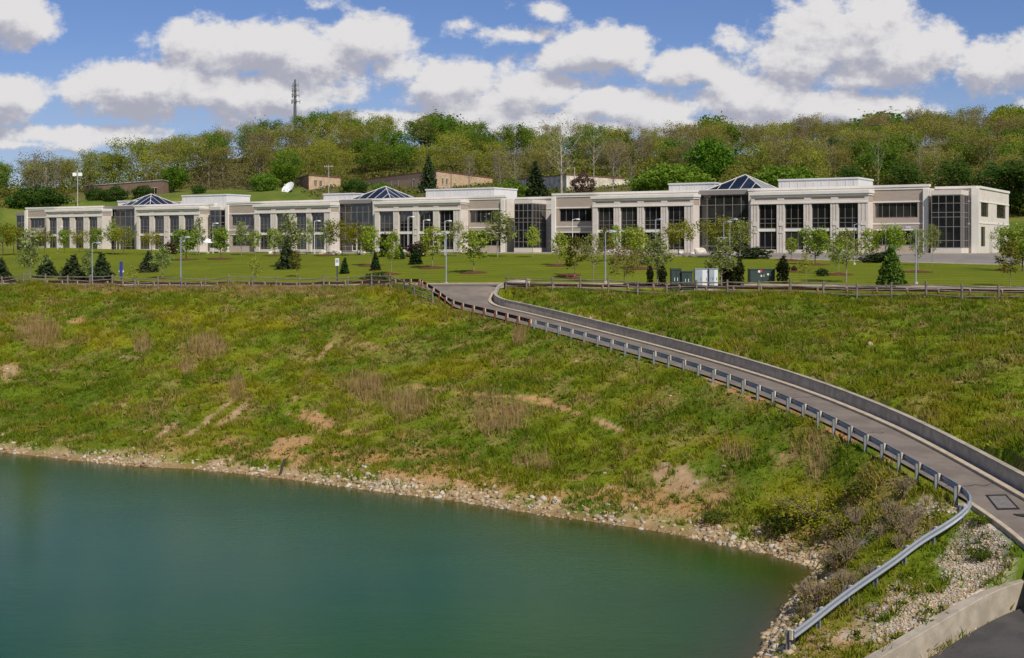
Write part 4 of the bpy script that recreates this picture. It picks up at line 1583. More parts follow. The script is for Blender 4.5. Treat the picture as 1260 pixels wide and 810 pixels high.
FLp = np.array([((px - 630) / F * (lut(px, ROADN_PX) - d), lut(px, ROADN_PX) - d, 0) for px, d in [(p, 4.0) for p in range(-70, 451, 20)] + [(466, 4.3), (484, 5.6), (500, 7.5)]] + [(-9.4, 126.0, 0), (-7.6, 124.2, 0)])
rail_fence('grey split rail fence along the top of the bank at the left', smooth_line(FLp, 1.0, 2), 1)
FRp = np.array([(-0.6, 130.0, 0), (0.6, 128.8, 0)] + [((px - 630) / F * (lut(px, ROADN_PX) - 4.0), lut(px, ROADN_PX) - 4.0, 0) for px in range(652, 1380, 20)])
rail_fence('grey split rail fence along the top of the slope at the right', smooth_line(FRp, 1.0, 2), 2)

# concrete barrier on the uphill side of the ramp
bar = np.concatenate([np.array([(1.9, 133.3, 13.0), (0.9, 133.4, 13.0), (-0.4, 133.0, 12.85), (-1.2, 132.1, 12.55), (-1.7, 130.6, 12.2), (-1.55, 128.8, 11.9)]), rf[9:]])
bar = smooth_line(bar, 0.8, 2)
b0 = bar[0].copy()
o = empty('concrete_barrier', tuple(b0), 'long low concrete barrier wall along the uphill edge of the ramp', 'barrier wall')
bs = resample(bar - b0, 0.75)
bf = frames(bs)
for k in range(0, len(bf) - 1, 4):
    seg = bf[k:k + 5]
    if len(seg) < 2:
        continue
    d_ = Vector(seg[1][0]) - Vector(seg[0][0])
    seg = [(tuple(Vector(seg[0][0]) + d_ * .035), seg[0][1])] + seg[1:]
    mb = MB()
    mb.sweep([(-.08, -.6), (-.06, .74), (.20, .74), (.22, -.6)], seg)
    pn = mb.build('wall_panel', 'concrete_grey', o)
    mb = MB()
    mb.sweep([(-.085, .743), (-.085, .81), (.225, .81), (.225, .743)], seg)
    mb.build('coping', 'concrete', pn)

# the wall in the near corner
wt = smooth_line(WALL_TOP, 0.6, 3)
b0 = wt[0].copy()
o = empty('retaining_wall', tuple(b0), 'thick pale concrete wall beside the dark asphalt in the lower right corner', 'wall')
mb = MB()
mb.sweep([(-.21, -1.6), (-.19, -.02), (-.17, 0), (.25, 0), (.27, -.02), (.29, -1.6)], frames(wt - b0))
mb.build('wall', 'concrete', o)

# square repair in the ramp surface and the iron cover
mid = lambda px, py: ground(px, py)
c4 = [mid(*p) for p in ((1216, 614), (1237, 614), (1251, 629), (1228, 629))]
cc = sum(c4) / 4
mb = MB()
mb.poly([(p[0], p[1], gz(p[0], p[1]) + .106 + .0) for p in c4])


def road_h(x, y):
    d, zz, s_ = strip_dist(np.array([x]), np.array([y]), RN_ALL, RF_ALL)
    return float(zz[0])


def surf_poly(pts, lift):
    return [(p[0], p[1], road_h(p[0], p[1]) + lift) for p in pts]


out4 = [cc + (p - cc) * 1.25 for p in c4]
mb = MB()
mb.poly(surf_poly(out4, .006))
tag(mb.build('tar_border', 'tar'), kind='structure')
mb = MB()
mb.poly(surf_poly(c4, .011))
tag(mb.build('road_patch', 'patch_asphalt'), kind='structure')
cr_ = random.Random(8)
for k_, (f0, L_c) in enumerate(((.12, 1.0), (.31, .9), (.46, 1.0), (.63, .95), (.74, .6), (.86, 1.0))):
    i0 = int(f0 * (len(rn) - 1))
    pts_ = []
    for q_ in np.linspace(.05, .05 + .88 * L_c, 9):
        p = rn[i0] + (rf[i0] - rn[i0]) * q_
        pts_.append((p[0] + cr_.uniform(-.16, .16), p[1] + cr_.uniform(-.22, .22)))
    mb = MB()
    for a_, b_ in zip(pts_[:-1], pts_[1:]):
        w_ = cr_.uniform(.02, .05)
        mb.poly([(a_[0], a_[1] - w_, road_h(*a_) + .008), (b_[0], b_[1] - w_, road_h(*b_) + .008), (b_[0], b_[1] + w_, road_h(*b_) + .008), (a_[0], a_[1] + w_, road_h(*a_) + .008)])
    tag(mb.build('tar_seam', 'tar'), kind='structure')
mc_ = mid(1259, 637)
cov = empty('manhole_cover', (mc_[0], mc_[1], road_h(mc_[0], mc_[1])), 'round dark iron manhole cover in the ramp beside the square patch', 'manhole cover')
mb = MB()
mb.tube([(0, 0, -.05), (0, 0, .012)], .30, 20)
mb.build('lid', 'black_iron', cov)
mb = MB()
ring = [(math.cos(a) * r, math.sin(a) * r) for r in (.31, .40) for a in np.linspace(0, 2 * math.pi, 20, endpoint=False)]
for k in range(20):
    a, b_ = k, (k + 1) % 20
    mb.poly([(*ring[a], .014), (*ring[a + 20], .014), (*ring[b_ + 20], .014), (*ring[b_], .014)])
mb.build('ring', 'tar', cov)


# ---- street lamps
def lamp(px, py, top, label, arm=-1, m='lamp_grey', D=None, base=None, r=.07):
    g = ground(px, py) if D is None else np.array([(px - 630) / F * D, D, float(gz((px - 630) / F * D, D))])
    h = CZ - (top - HY) * g[1] / F - g[2]
    o = empty('street_lamp', tuple(g), label, 'street lamp', 'street lamps around the office lawn')
    mb = MB()
    mb.tube([(0, 0, .0), (0, 0, h * .5), (0, 0, h)], [r, r * .85, r * .7], 8)
    mb.build('pole', m, o)
    mb = MB()
    mb.tube([(0, 0, -.3), (0, 0, .28)], .2, 10)
    mb.build('base', 'concrete_grey', o)
    if arm:
        mb = MB()
        mb.tube([(0, 0, h - .12), (arm * .3, -.05, h + .02), (arm * .6, -.1, h + .03)], .045, 6)
        mb.build('arm', m, o)
        hd = MB()
        x0, x1 = arm * .55, arm * 1.1
        for (xx, wy, z0, z1) in ((x0, .12, -.04, .10), (arm * .8, .2, -.07, .13), (x1, .14, -.06, .06)):
            i = len(hd.v)
            hd.v += [(xx, -.1 - wy, h + z0), (xx, -.1 + wy, h + z0), (xx, -.1 + wy * .7, h + z1), (xx, -.1 - wy * .7, h + z1)]
        for k in (0, 4):
            for j in range(4):
                hd.f.append((k + j, k + (j + 1) % 4, k + 4 + (j + 1) % 4, k + 4 + j)); hd.m.append(0)
        hd.f += [(3, 2, 1, 0), (8, 9, 10, 11)]; hd.m += [0, 0]
        ho = hd.build('lamp_head', m, o)
        ln = MB()
        xm = arm * .82
        ln.box(xm - .25, xm + .25, -.22, .02, h - .095, h - .072)
        ln.build('lens', 'lens', ho)
    return o


lamp(113.5, 349, 299, 'grey street lamp by the fence beside the three dark spruces', 1, D=151)
lamp(222.5, 349, 292, 'grey street lamp standing by the fence at the left, arm to the right', 1, D=147.5)
lamp(549, 346, 288, 'grey street lamp at the road fork, on the lawn edge', -1, D=143.5)
lamp(745, 347, 285, 'grey street lamp by the road between sage green tree and reddish tree', 1, D=138)
lamp(1127, 346, 280, 'blue grey street lamp beside the round bright green conifer', -1, D=125, m='lamp_grey')
lamp(71, 309, 279, 'slim pale lamp before the leftmost bay of the office building', 1, D=262, m='lamp_pale', r=.075)
lamp(262, 307, 275, 'slim pale lamp beside the white patio umbrellas', 1, D=247, m='lamp_pale', r=.075)
lamp(387, 307, 272, 'slim pale lamp between two pale trees near the second wing', 1, D=228, m='lamp_pale', r=.075)
lamp(502, 308, 267, 'tall pale lamp before the second window of the middle bay', 1, D=213, m='lamp_pale', r=.075)
lamp(521, 308, 271, 'pale lamp before the third window of the middle bay, beside the purple bush', 1, D=208, m='lamp_pale', r=.075)
lamp(547.5, 309, 272, 'pale lamp before the fourth window of the middle bay', 1, D=206, m='lamp_pale', r=.07)
lamp(704.5, 310, 270, 'pale lamp beside the ribbon windows right of the glass corner bay', 1, D=196, m='lamp_pale', r=.075)
lamp(806.5, 312, 270, 'pale lamp before the third window right of the ribbon windows', 1, D=190, m='lamp_grey', r=.07)
lamp(890.5, 314, 273, 'shorter of the two lamps before the right glass atrium', 1, D=183, m='lamp_grey', r=.07)
lamp(898, 315, 270, 'taller of the two lamps before the right glass atrium', 1, D=180, m='lamp_grey', r=.07)
lamp(1051, 318, 276, 'lamp half hidden by the leafy trees before the right bay', 1, D=171, m='lamp_grey', r=.07)
lamp(1089.5, 312.5, 279, 'left blue grey pole of a pair before the right ribbon windows', 0, D=182, m='lamp_grey', r=.10)
lamp(1101.8, 312, 273, 'right blue grey pole of a pair before the right ribbon windows', 0, D=181, m='lamp_grey', r=.11)


# ---- signs
def sign(px, py, top, D, label, blue):
    g = np.array([(px - 630) / F * D, D, float(gz((px - 630) / F * D, D))])
    h = CZ - (top - HY) * D / F - g[2]
    o = empty('road_sign', tuple(g), label, 'road sign')
    if blue:
        mb = MB(); mb.tube([(0, 0, -.2), (0, 0, h * .5)], .06, 6); mb.build('post', 'sign_post', o)
        mb = MB(); mb.box(-.17, .17, -.05, .05, h * .42, h); mb.build('panel', 'sign_blue', o)
        mb = MB()
        z = h * .62
        mb.v += [(-.34, .06, z), (0, .06, z - .34), (.34, .06, z), (0, .06, z + .34), (-.34, .1, z), (0, .1, z - .34), (.34, .1, z), (0, .1, z + .34)]
        mb.f += [(0, 1, 2, 3), (7, 6, 5, 4), (0, 4, 5, 1), (1, 5, 6, 2), (2, 6, 7, 3), (3, 7, 4, 0)]
        mb.m += [0] * 6
        mb.build('diamond_panel', 'sign_white', o)
    else:
        mb = MB(); mb.tube([(0, 0, -.2), (0, 0, h - .1)], .075, 6); mb.build('post', 'sign_post', o)
        mb = MB(); mb.box(-.21, .21, -.13, -.09, h - .82, h); mb.build('panel', 'sign_white', o)
        mb = MB(); mb.box(-.15, .15, -.145, -.133, h - .45, h - .12); mb.build('notice', 'box_grey', o)
    return o


sign(149, 345, 322, 151, 'narrow blue post sign with a white diamond plate behind it', True)
sign(415, 345, 318, 142, 'white rectangular sign on a dark post behind the fence', False)


# ---- electrical cabinets by the road
def cabinet(name, px0, px1, py, top, D, depth, label, kind, cat):
    X0, X1 = (px0 - 630) / F * D, (px1 - 630) / F * D
    xm = (X0 + X1) / 2
    zb = float(gz(xm, D))
    h = CZ - (top - HY) * D / F - zb
    w = (X1 - X0) / 2
    o = empty(name, (xm, D, zb), label, cat)
    if kind == 'green':
        mb = MB(); mb.box(-w, w, 0, depth, .02, h * .93); mb.build('body', 'box_green', o)
        mb = MB(); mb.box(-w - .04, w + .04, -.05, depth + .04, h * .933, h); mb.build('lid', 'box_green', o)
        for x0, x1 in ((-w + .05, -.02), (.02, w - .05)):
            mb = MB(); mb.box(x0, x1, -.035, -.003, .12, h * .88)
            d_ = mb.build('door', 'box_green', o)
            mb = MB(); mb.box(x1 - .16 if x0 < -.1 else x0 + .08, x1 - .10 if x0 < -.1 else x0 + .14, -.075, -.037, h * .45, h * .6); mb.build('handle', 'lamp_pale', d_)
        mb = MB(); mb.box(-w - .12, w + .12, -.12, depth + .1, -.25, .017); mb.build('pad', 'concrete_grey', o)
    else:
        mb = MB(); mb.box(-w, w, 0, depth, .1, h - .03); mb.build('body', 'box_grey', o)
        mb = MB(); mb.box(-w - .03, w + .03, -.04, depth + .03, h - .027, h + .03); mb.build('lid', 'box_grey', o)
        for x0, x1, m_ in ((-w + .04, w * .1, 'box_grey'), (w * .14, w - .03, 'box_white')):
            mb = MB(); mb.box(x0, x1, -.03, -.003, .18, h - .1)
            d_ = mb.build('door', m_, o)
            mb = MB(); mb.box(x1 - .12, x1 - .08, -.06, -.033, h * .45, h * .58); mb.build('handle', 'frame_dark', d_)
        mb = MB(); mb.box(-w - .08, w + .08, -.08, depth + .08, -.25, .097); mb.build('pad', 'concrete_grey', o)
    return o, w, h


cabinet('transformer_box', 826, 838, 354, 330.5, 123.6, 1.0, 'tall dark green utility cabinet behind the fence, leftmost of its row', 'green', 'utility cabinet')
cabinet('transformer_box', 838.8, 852, 354, 333.5, 123.3, 1.0, 'lower dark green utility cabinet between tall green one and the grey ones', 'green', 'utility cabinet')
cabinet('electrical_cabinet', 855, 871, 354, 331, 122.9, .8, 'wider grey utility cabinet with one white door behind the fence', 'grey', 'utility cabinet')
cabinet('electrical_cabinet', 872.5, 883.5, 354, 331, 122.6, .8, 'narrow grey white utility cabinet, rightmost of the row of four', 'grey', 'utility cabinet')
o, w_, h_ = cabinet('transformer_box', 923, 953.5, 344, 331, 132, 1.4, 'wide dark green transformer box with white and red labels, alone on the lawn', 'green', 'transformer')
for x, z, s_, m_ in ((-.35, .82, .11, 'label_white'), (-.14, .85, .11, 'label_red'), (-.13, .50, .08, 'label_white'), (.55, .62, .09, 'label_white')):
    mb = MB(); mb.box(x - s_, x + s_, -.048, -.037, h_ * z - s_, h_ * z + s_); mb.build('sticker', m_, o)

# ---- communications tower on the ridge
D = 488
tx = (363 - 630) / F * D
tz = float(gz(tx, D))
h = CZ - (98 - HY) * D / F - tz
o = empty('radio_mast', (tx, D, tz), 'thin dark communications mast with four antenna rings on the wooded ridge', 'radio mast')
mb = MB(); mb.tube([(0, 0, -1), (0, 0, h * .6), (0, 0, h)], [.75, .55, .32], 10); mb.build('pole', 'tower_steel', o)
sc_ = D / F
for k, (yy, r_) in enumerate(((104.6, 1.2), (111, 1.5), (117.6, 1.6), (125, 1.9))):
    z = CZ - (yy - HY) * D / F - tz
    mb = MB()
    pts = [(r_ * math.cos(a), r_ * math.sin(a), z) for a in np.linspace(0, 2 * math.pi, 4)[:3] + .3]
    for i in range(3):
        mb.tube([pts[i], pts[(i + 1) % 3]], .10, 4)
        mb.tube([(0, 0, z), pts[i]], .10, 4)
    pl = mb.build('platform', 'tower_steel', o)
    for i in range(3):
        a, b_ = Vector(pts[i]), Vector(pts[(i + 1) % 3])
        for q_ in (.1, .5, .9):
            p = a.lerp(b_, q_)
            n_v = Vector((p.x, p.y, 0)).normalized() * .2
            mb = MB(); mb.tube([p + n_v + Vector((0, 0, -.75)), p + n_v + Vector((0, 0, .75))], .14, 4); mb.build('antenna', 'antenna', pl)

# ---- satellite dish
D = 349
g = np.array([(354 - 630) / F * D, D, float(gz((354 - 630) / F * D, D))])
zc = CZ - (231 - HY) * D / F - g[2]
o = empty('satellite_dish', tuple(g), 'large white satellite dish tilted upwards on the meadow behind the roof', 'satellite dish')
ax = Vector((-.50, -.62, .60)).normalized()
u_ = ax.cross(Vector((0, 0, 1))).normalized()
v_ = u_.cross(ax)
mb = MB()
rr_ = 2.0
for side, off in ((0, 0.0), (1, -.1)):
    base_i = len(mb.v)
    mb.v.append(tuple(Vector((0, 0, zc)) + ax * (off - .45)))
    for ri in range(1, 6):
        r_ = rr_ * ri / 5
        for j in range(24):
            a = 2 * math.pi * j / 24
            p = Vector((0, 0, zc)) + u_ * math.cos(a) * r_ + v_ * math.sin(a) * r_ + ax * (off - .45 + .45 * (ri / 5) ** 2)
            mb.v.append(tuple(p))
    for j in range(24):
        mb.f.append((base_i, base_i + 1 + j, base_i + 1 + (j + 1) % 24)); mb.m.append(0)
        for ri in range(4):
            a = base_i + 1 + ri * 24 + j
            b_ = base_i + 1 + ri * 24 + (j + 1) % 24
            mb.f.append((a, a + 24, b_ + 24, b_)); mb.m.append(0)
mb.build('reflector', 'dish_white', o, smooth=True)
mb = MB(); mb.tube([(0, 0, -.3), (0, 0, zc - .6)], .16, 8)
mb.tube([(0, 0, zc - .7), Vector((0, 0, zc)) - ax * .5], .2, 6)
mb.build('mount', 'lamp_pale', o)
mb = MB()
fp = Vector((0, 0, zc)) + ax * 1.1
for a in (.5, 2.6, 4.7):
    mb.tube([Vector((0, 0, zc)) + u_ * math.cos(a) * 1.7 + v_ * math.sin(a) * 1.7 - ax * .1, fp], .04, 4)
mb.tube([fp - ax * .1, fp + ax * .35], .15, 8)
mb.build('feed_horn', 'lamp_pale', o)


# ---- poles
def pole(px, D, top, label, arms=0, m='pole_wood', lights=False, r=.16, cat='utility pole', nm='utility_pole'):
    X = (px - 630) / F * D
    z0 = float(gz(X, D))
    h = CZ - (top - HY) * D / F - z0
    o = empty(nm, (X, D, z0), label, cat)
    mb = MB(); mb.tube([(0, 0, -.5), (0, 0, h)], [r, r * .7], 7); mb.build('pole', m, o)
    for k in range(arms):
        z = h - .6 - k * 1.0
        mb = MB(); mb.box(-1.2, 1.2, -.05, .05, z - .05, z + .05); c_ = mb.build('crossarm', m, o)
        for x in (-1.1, -.6, .6, 1.1):
            mb = MB(); mb.tube([(x, 0, z + .08), (x, 0, z + .35)], .06, 6); mb.build('insulator', 'lamp_pale', c_)
    if lights:
        mb = MB(); mb.box(-1.0, 1.0, -.06, .06, h - 1.3, h - 1.15); mb.build('crossarm', m, o)
        for x in (-.75, .75):
            mb = MB(); mb.box(x - .5, x + .5, -.3, .15, h - 1.7, h - .8); mb.build('floodlight', 'dish_white', o)
    return o


pole(95.5, 348, 209, 'pale pole carrying two white floodlights on the meadow at the left', 0, 'pole_pale', True, .13)
pole(404.5, 345, 202.5, 'wooden utility pole with a cross arm before the buff building', 1, 'pole_pale', False, .10)
pole(555, 336, 208, 'slim pole before the sunlit end of the pinkish brick building', 0, 'pole_wood', False, .12)
pole(707, 312, 206, 'bare pale pole before the dark purple bush', 0, 'pole_pale', False, .14)
pole(181, 366, 200, 'dark utility pole with one cross arm above the red brick building', 1, 'pole_wood', False, .13)

# ---- patio umbrellas and the stones by the entrance bays
for px, D, lab in ((243, 249, 'left white patio umbrella by the pier of the left wing'), (256, 247, 'right white patio umbrella by the pier of the left wing')):
    X = (px - 630) / F * D
    z0 = float(gz(X, D))
    o = empty('patio_umbrella', (X, D, z0), lab, 'patio umbrella', 'patio umbrellas on the terrace')
    mb = MB(); mb.tube([(0, 0, 0), (0, 0, 2.7)], .04, 6); mb.build('pole', 'lamp_pale', o)
    mb = MB()
    for k in range(8):
        a, b_ = k * math.pi / 4, (k + 1) * math.pi / 4
        mb.poly([(1.7 * math.cos(a), 1.7 * math.sin(a), 2.2), (1.7 * math.cos(b_), 1.7 * math.sin(b_), 2.2), (0, 0, 2.85)])
        mb.poly([(1.7 * math.cos(a), 1.7 * math.sin(a), 2.0), (1.7 * math.cos(b_), 1.7 * math.sin(b_), 2.0), (1.7 * math.cos(b_), 1.7 * math.sin(b_), 2.2), (1.7 * math.cos(a), 1.7 * math.sin(a), 2.2)])
    mb.build('canopy', 'umbrella_cloth', o)
    mb = MB(); mb.tube([(0, 0, -.1), (0, 0, .1)], .3, 8); mb.build('base', 'concrete_grey', o)


def rock_mesh(seed, r, mname='pale_rock', flat=.7):
    rnd = random.Random(seed)
    import bmesh
    bm = bmesh.new()
    bmesh.ops.create_icosphere(bm, subdivisions=2, radius=1)
    ds = [(Vector((rnd.gauss(0, 1), rnd.gauss(0, 1), rnd.gauss(0, 1))).normalized(), rnd.uniform(.55, .9)) for _ in range(9)]
    for v in bm.verts:
        for d, c_ in ds:
            k = v.co.dot(d)
            if k > c_:
                v.co -= d * (k - c_)
        v.co.x *= r
        v.co.y *= r * .8
        v.co.z *= r * flat
    me = bpy.data.meshes.new('boulder')
    bm.to_mesh(me)
    bm.free()
    me.materials.append(MATS[mname])
    return me


def boulder(px, py, r, label, seed, D=None, group='stones set by the office front', mname='pale_rock'):
    g = ground(px, py) if D is None else np.array([(px - 630) / F * D, D, 0])
    if D is not None:
        g[2] = float(gz(g[0], D))
    o = link('boulder', rock_mesh(seed, r, mname))
    o.location = (g[0], g[1], g[2] + r * .25)
    o.rotation_euler = (0, 0, seed * 1.3)
    return tag(o, label, 'boulder', group)


boulder(333, 308, .6, 'pale stone by the pier beside the dark leaved lawn tree', 1, 236)
boulder(397, 308, .8, 'pale flat stone before the fourth window of the second wing', 2, 226)
boulder(414, 307, 1.0, 'large cream stone at the foot of the bright pier of the second wing', 3, 223)
boulder(445, 308, 1.0, 'cream stone before the middle glass atrium', 4, 219)
boulder(862, 307, 1.3, 'largest pale stone, left of the right glass atrium', 5, 205)
boulder(838, 309, .6, 'small cream stone by the drive beside the flat topped yellow tree', 6, 204)
boulder(903, 306, .7, 'pale stone before the right end of the right glass atrium', 7, 198)
boulder(852, 310, .45, 'smallest cream stone by the drive left of the atrium', 8, 202)

# sloping dead branch at the water's edge
g0, g1 = ground(342, 588), ground(350, 571)
o = empty('dead_branch', tuple(g0), 'dark bare branch leaning over the stones at the water line', 'branch')
mb = MB()
d_ = Vector(g1 - g0)
mb.tube([(0, 0, -.3), d_ * .5 + Vector((.1, 0, .35)), d_ + Vector((0, 0, .3))], [.10, .09, .05], 6)
mb.build('limb', 'debris_dark', o)
mb = MB(); mb.tube([d_ * .55 + Vector((.1, 0, .38)), d_ * .8 + Vector((.45, 0, .8))], [.05, .02], 5)
mb.build('twig', 'debris_dark', o)

# pale timber leaning on the right hand fence
g0 = ground(903, 360)
o = empty('fallen_timber', (g0[0], g0[1], g0[2]), 'pale broken timber lying against the fence near the grey cabinets', 'timber')
mb = MB(); mb.tube([(-.9, 0, .02), (.1, .1, .28)], [.07, .09], 6); mb.build('log', 'pole_pale', o)
mb = MB(); mb.tube([(-.2, .1, .06), (.35, .15, .42)], [.06, .06], 6); mb.build('log', 'pole_pale', o)

# ------------------------------------------------------------------ plants
mat('bark_brown', (0.115, 0.088, 0.066), 0.95, spec=.1, col2=(0.07, 0.054, 0.042), scale=2.5)
mat('bark_grey', (0.30, 0.265, 0.22), 0.95, spec=.1, col2=(0.20, 0.175, 0.145), scale=2.5)
mat('bark_white', (0.44, 0.40, 0.33), 0.9, spec=.1, col2=(0.27, 0.235, 0.185), scale=1.2)
mat('bark_tan', (0.30, 0.23, 0.16), 0.95, spec=.1, col2=(0.22, 0.17, 0.12), scale=3)
leafmat('leaf', 0.48, 0.03, 0.35)
leafmat('needle', 0.12, 0.02, 0.3)
leafmat('grass_blade', 0.25, 0.0, 0.0)


def leaf_quads(P, S, rng, up=0.3, aspect=1.5):
    """one folded leaf-clump face per point"""
    n = len(P)
    nrm = rng.normal(size=(n, 3))
    nrm[:, 2] = np.abs(nrm[:, 2]) + up
    nrm /= np.linalg.norm(nrm, axis=1)[:, None]
    a = rng.normal(size=(n, 3))
    a -= nrm * (a * nrm).sum(1)[:, None]
    a /= np.linalg.norm(a, axis=1)[:, None]
    b = np.cross(nrm, a)
    s = (S * rng.uniform(0.6, 1.35, n))[:, None] * 0.5
    a = a * s * aspect
    b = b * s
    fold = nrm * s * rng.uniform(-.5, .5, (n, 1))
    V = np.stack([P - a, P - b * .9 + fold, P + a, P + b * .9 + fold], 1).reshape(-1, 3)
    Q = np.arange(4 * n).reshape(n, 4)
    return V, Q


def crown_r(form, t):
    if form == 'oval':
        return math.sin(math.pi * min(1, (0.12 + 0.88 * t) ** 0.85)) ** 0.7
    if form == 'round':
        return math.sqrt(max(0.03, 1 - (2 * t - 0.9) ** 2 / 1.25))
    if form == 'vase':
        return 0.45 + 0.65 * t if t < .75 else max(.15, 0.94 - (t - .75) * 2.9)
    if form == 'flat':
        return 0.75 + 0.35 * math.sin(math.pi * t)
    if form == 'column':
        return 0.75 * (1 - t) ** .6 + .22
    if form == 'cone':
        return max(.06, 1.0 - t)
    return 1


def make_tree(seed, H, cw, cb, tr, form, nl, leaf_n, leaf_s, pal, bark='bark_brown', twigs=3, lean=0.0, spread=0.10, rise=0.55, stems=1, leafm='leaf'):
    """tapered trunk with limbs and twigs; leaf clumps hang on the outer wood. Returns the two meshes."""
    rnd = random.Random(seed)
    rng = np.random.default_rng(seed)
    mb = MB()
    tips = []
    for st in range(stems):
        lx, ly = (rnd.uniform(-lean, lean), rnd.uniform(-lean, lean)) if stems == 1 else (math.cos(st * 2.4 + seed) * .16 * H * .5, math.sin(st * 2.4 + seed) * .16 * H * .5)
        tp = []
        for k in range(6):
            f = k / 5
            tp.append(Vector((lx * f + rnd.uniform(-.012, .012) * H * f, ly * f + rnd.uniform(-.012, .012) * H * f, -0.3 + (H * .93 + .3) * f)))
        tr_ = tr / math.sqrt(stems)
        mb.tube(tp, [tr_ * 1.25, tr_, tr_ * .8, tr_ * .58, tr_ * .36, tr_ * .12], 6, cap=False)

        def tpos(f):
            x = f * 5 * 0.999
            k = int(x)
            return tp[k].lerp(tp[min(k + 1, 5)], x - k)
        n_l = max(3, nl // stems)
        for i in range(n_l):
            t = (i + rnd.random() * .8) / n_l
            f = cb + (0.97 - cb) * t
            p0 = tpos(min(f * 0.93, .98))
            az = i * 2.39996 + rnd.uniform(-.5, .5) + seed
            L = cw * .5 * crown_r(form, t) * rnd.uniform(.72, 1.12)
            up = rise * rnd.uniform(.7, 1.3) * (1 - .3 * t)
            if form == 'flat':
                up *= .45
            d = Vector((math.cos(az), math.sin(az), up))
            mid = p0 + d * L * .5 + Vector((0, 0, -L * .04))
            end = p0 + Vector((d.x * L, d.y * L, d.z * L * 1.15))
            r0 = max(tr_ * .42 * (1 - .6 * t), .012)
            mb.tube([p0, mid, end], [r0, r0 * .62, r0 * .22], 4, cap=False)
            tips.append((mid, end))
            for q_ in range(twigs):
                g = rnd.uniform(.35, .95)
                b0 = p0.lerp(mid, g * 2) if g < .5 else mid.lerp(end, g * 2 - 1)
                dd = Vector((rnd.gauss(0, 1), rnd.gauss(0, 1), rnd.gauss(.5, .7))).normalized()
                dd = (dd + d.normalized() * .8).normalized()
                l2 = L * rnd.uniform(.25, .5)
                b1 = b0 + dd * l2
                mb.tube([b0, b1], [r0 * .42, r0 * .12], 3, cap=False)
                tips.append((b0, b1))
                if twigs > 3:
                    for _ in range(2):
                        d3 = (dd + Vector((rnd.gauss(0, .7), rnd.gauss(0, .7), rnd.gauss(.2, .5)))).normalized()
                        b2 = b0.lerp(b1, rnd.uniform(.4, .9))
                        mb.tube([b2, b2 + d3 * l2 * .6], [r0 * .2, r0 * .06], 3, cap=False)
                        tips.append((b2, b2 + d3 * l2 * .6))
    me_t = mb.build('trunk', bark, mesh_only=True)
    A = np.array([tuple(a) for a, _ in tips])
    B = np.array([tuple(b_) for _, b_ in tips])
    wts = np.linalg.norm(B - A, axis=1)
    k = rng.choice(len(A), leaf_n, p=wts / wts.sum())
    f = rng.uniform(0.15, 1.08, leaf_n)[:, None]
    P = A[k] * (1 - f) + B[k] * f + rng.normal(size=(leaf_n, 3)) * cw * spread * np.array([1, 1, .75]) * .5
    V, Q = leaf_quads(P, np.full(leaf_n, leaf_s), rng)
    c0, c1 = np.array(pal[0]), np.array(pal[1])
    tone = rng.random(len(A))[k] * .6 + rng.random(leaf_n) * .4
    C = c0 + (c1 - c0) * tone[:, None]
    C = C * rng.uniform(.8, 1.2, (leaf_n, 1))
    me_c = mesh_arrays('crown', V, quads=Q, mats=[leafm], cols=np.repeat(C, 4, 0))
    return me_t, me_c, H


def make_spruce(seed, H, w, pal, dens=1.0, bark='bark_brown', base=0.04, jag=.25, droop=.25, ls=.30):
    rnd = random.Random(seed)
    rng = np.random.default_rng(seed)
    mb = MB()
    mb.tube([(0, 0, -.3), (0, 0, H * .5), (0, 0, H)], [H * .018 + .03, H * .011, .01], 6, cap=False)
    P = []
    nt = int(16 * dens) + 6
    for i in range(nt):
        t = i / (nt - 1)
        z = H * (base + (.97 - base) * t)
        nb = max(4, int(11 * (1 - t) + 4))
        for j in range(nb):
            az = 2 * math.pi * (j + rnd.random() * .7) / nb + i
            L = w * .5 * (1 - t) ** .85 * rnd.uniform(1 - jag, 1 + jag * .6) + .05 * w
            e = Vector((math.cos(az) * L, math.sin(az) * L, z - L * droop + rnd.uniform(-.1, .1)))
            if j % 2 == 0 and t < .9:
                mb.tube([(0, 0, z), tuple(e)], [.02 + .02 * (1 - t), .006], 3, cap=False)
            n = max(3, int(L / (ls * .30) * dens))
            for q in range(n):
                f = rnd.uniform(.12, 1.0)
                sp = ls * .8 * (.35 + (1 - f) * .6)
                P.append((e.x * f + rnd.gauss(0, sp), e.y * f + rnd.gauss(0, sp), z + (e.z - z) * f + rnd.gauss(0, ls * .35)))
    P = np.array(P)
    V, Q = leaf_quads(P, np.full(len(P), ls), rng, up=.1, aspect=1.7)
    c0, c1 = np.array(pal[0]), np.array(pal[1])
    C = c0 + (c1 - c0) * rng.random((len(P), 1))
    me_t = mb.build('trunk', bark, mesh_only=True)
    me_c = mesh_arrays('crown', V, quads=Q, mats=['needle'], cols=np.repeat(C, 4, 0))
    return me_t, me_c, H


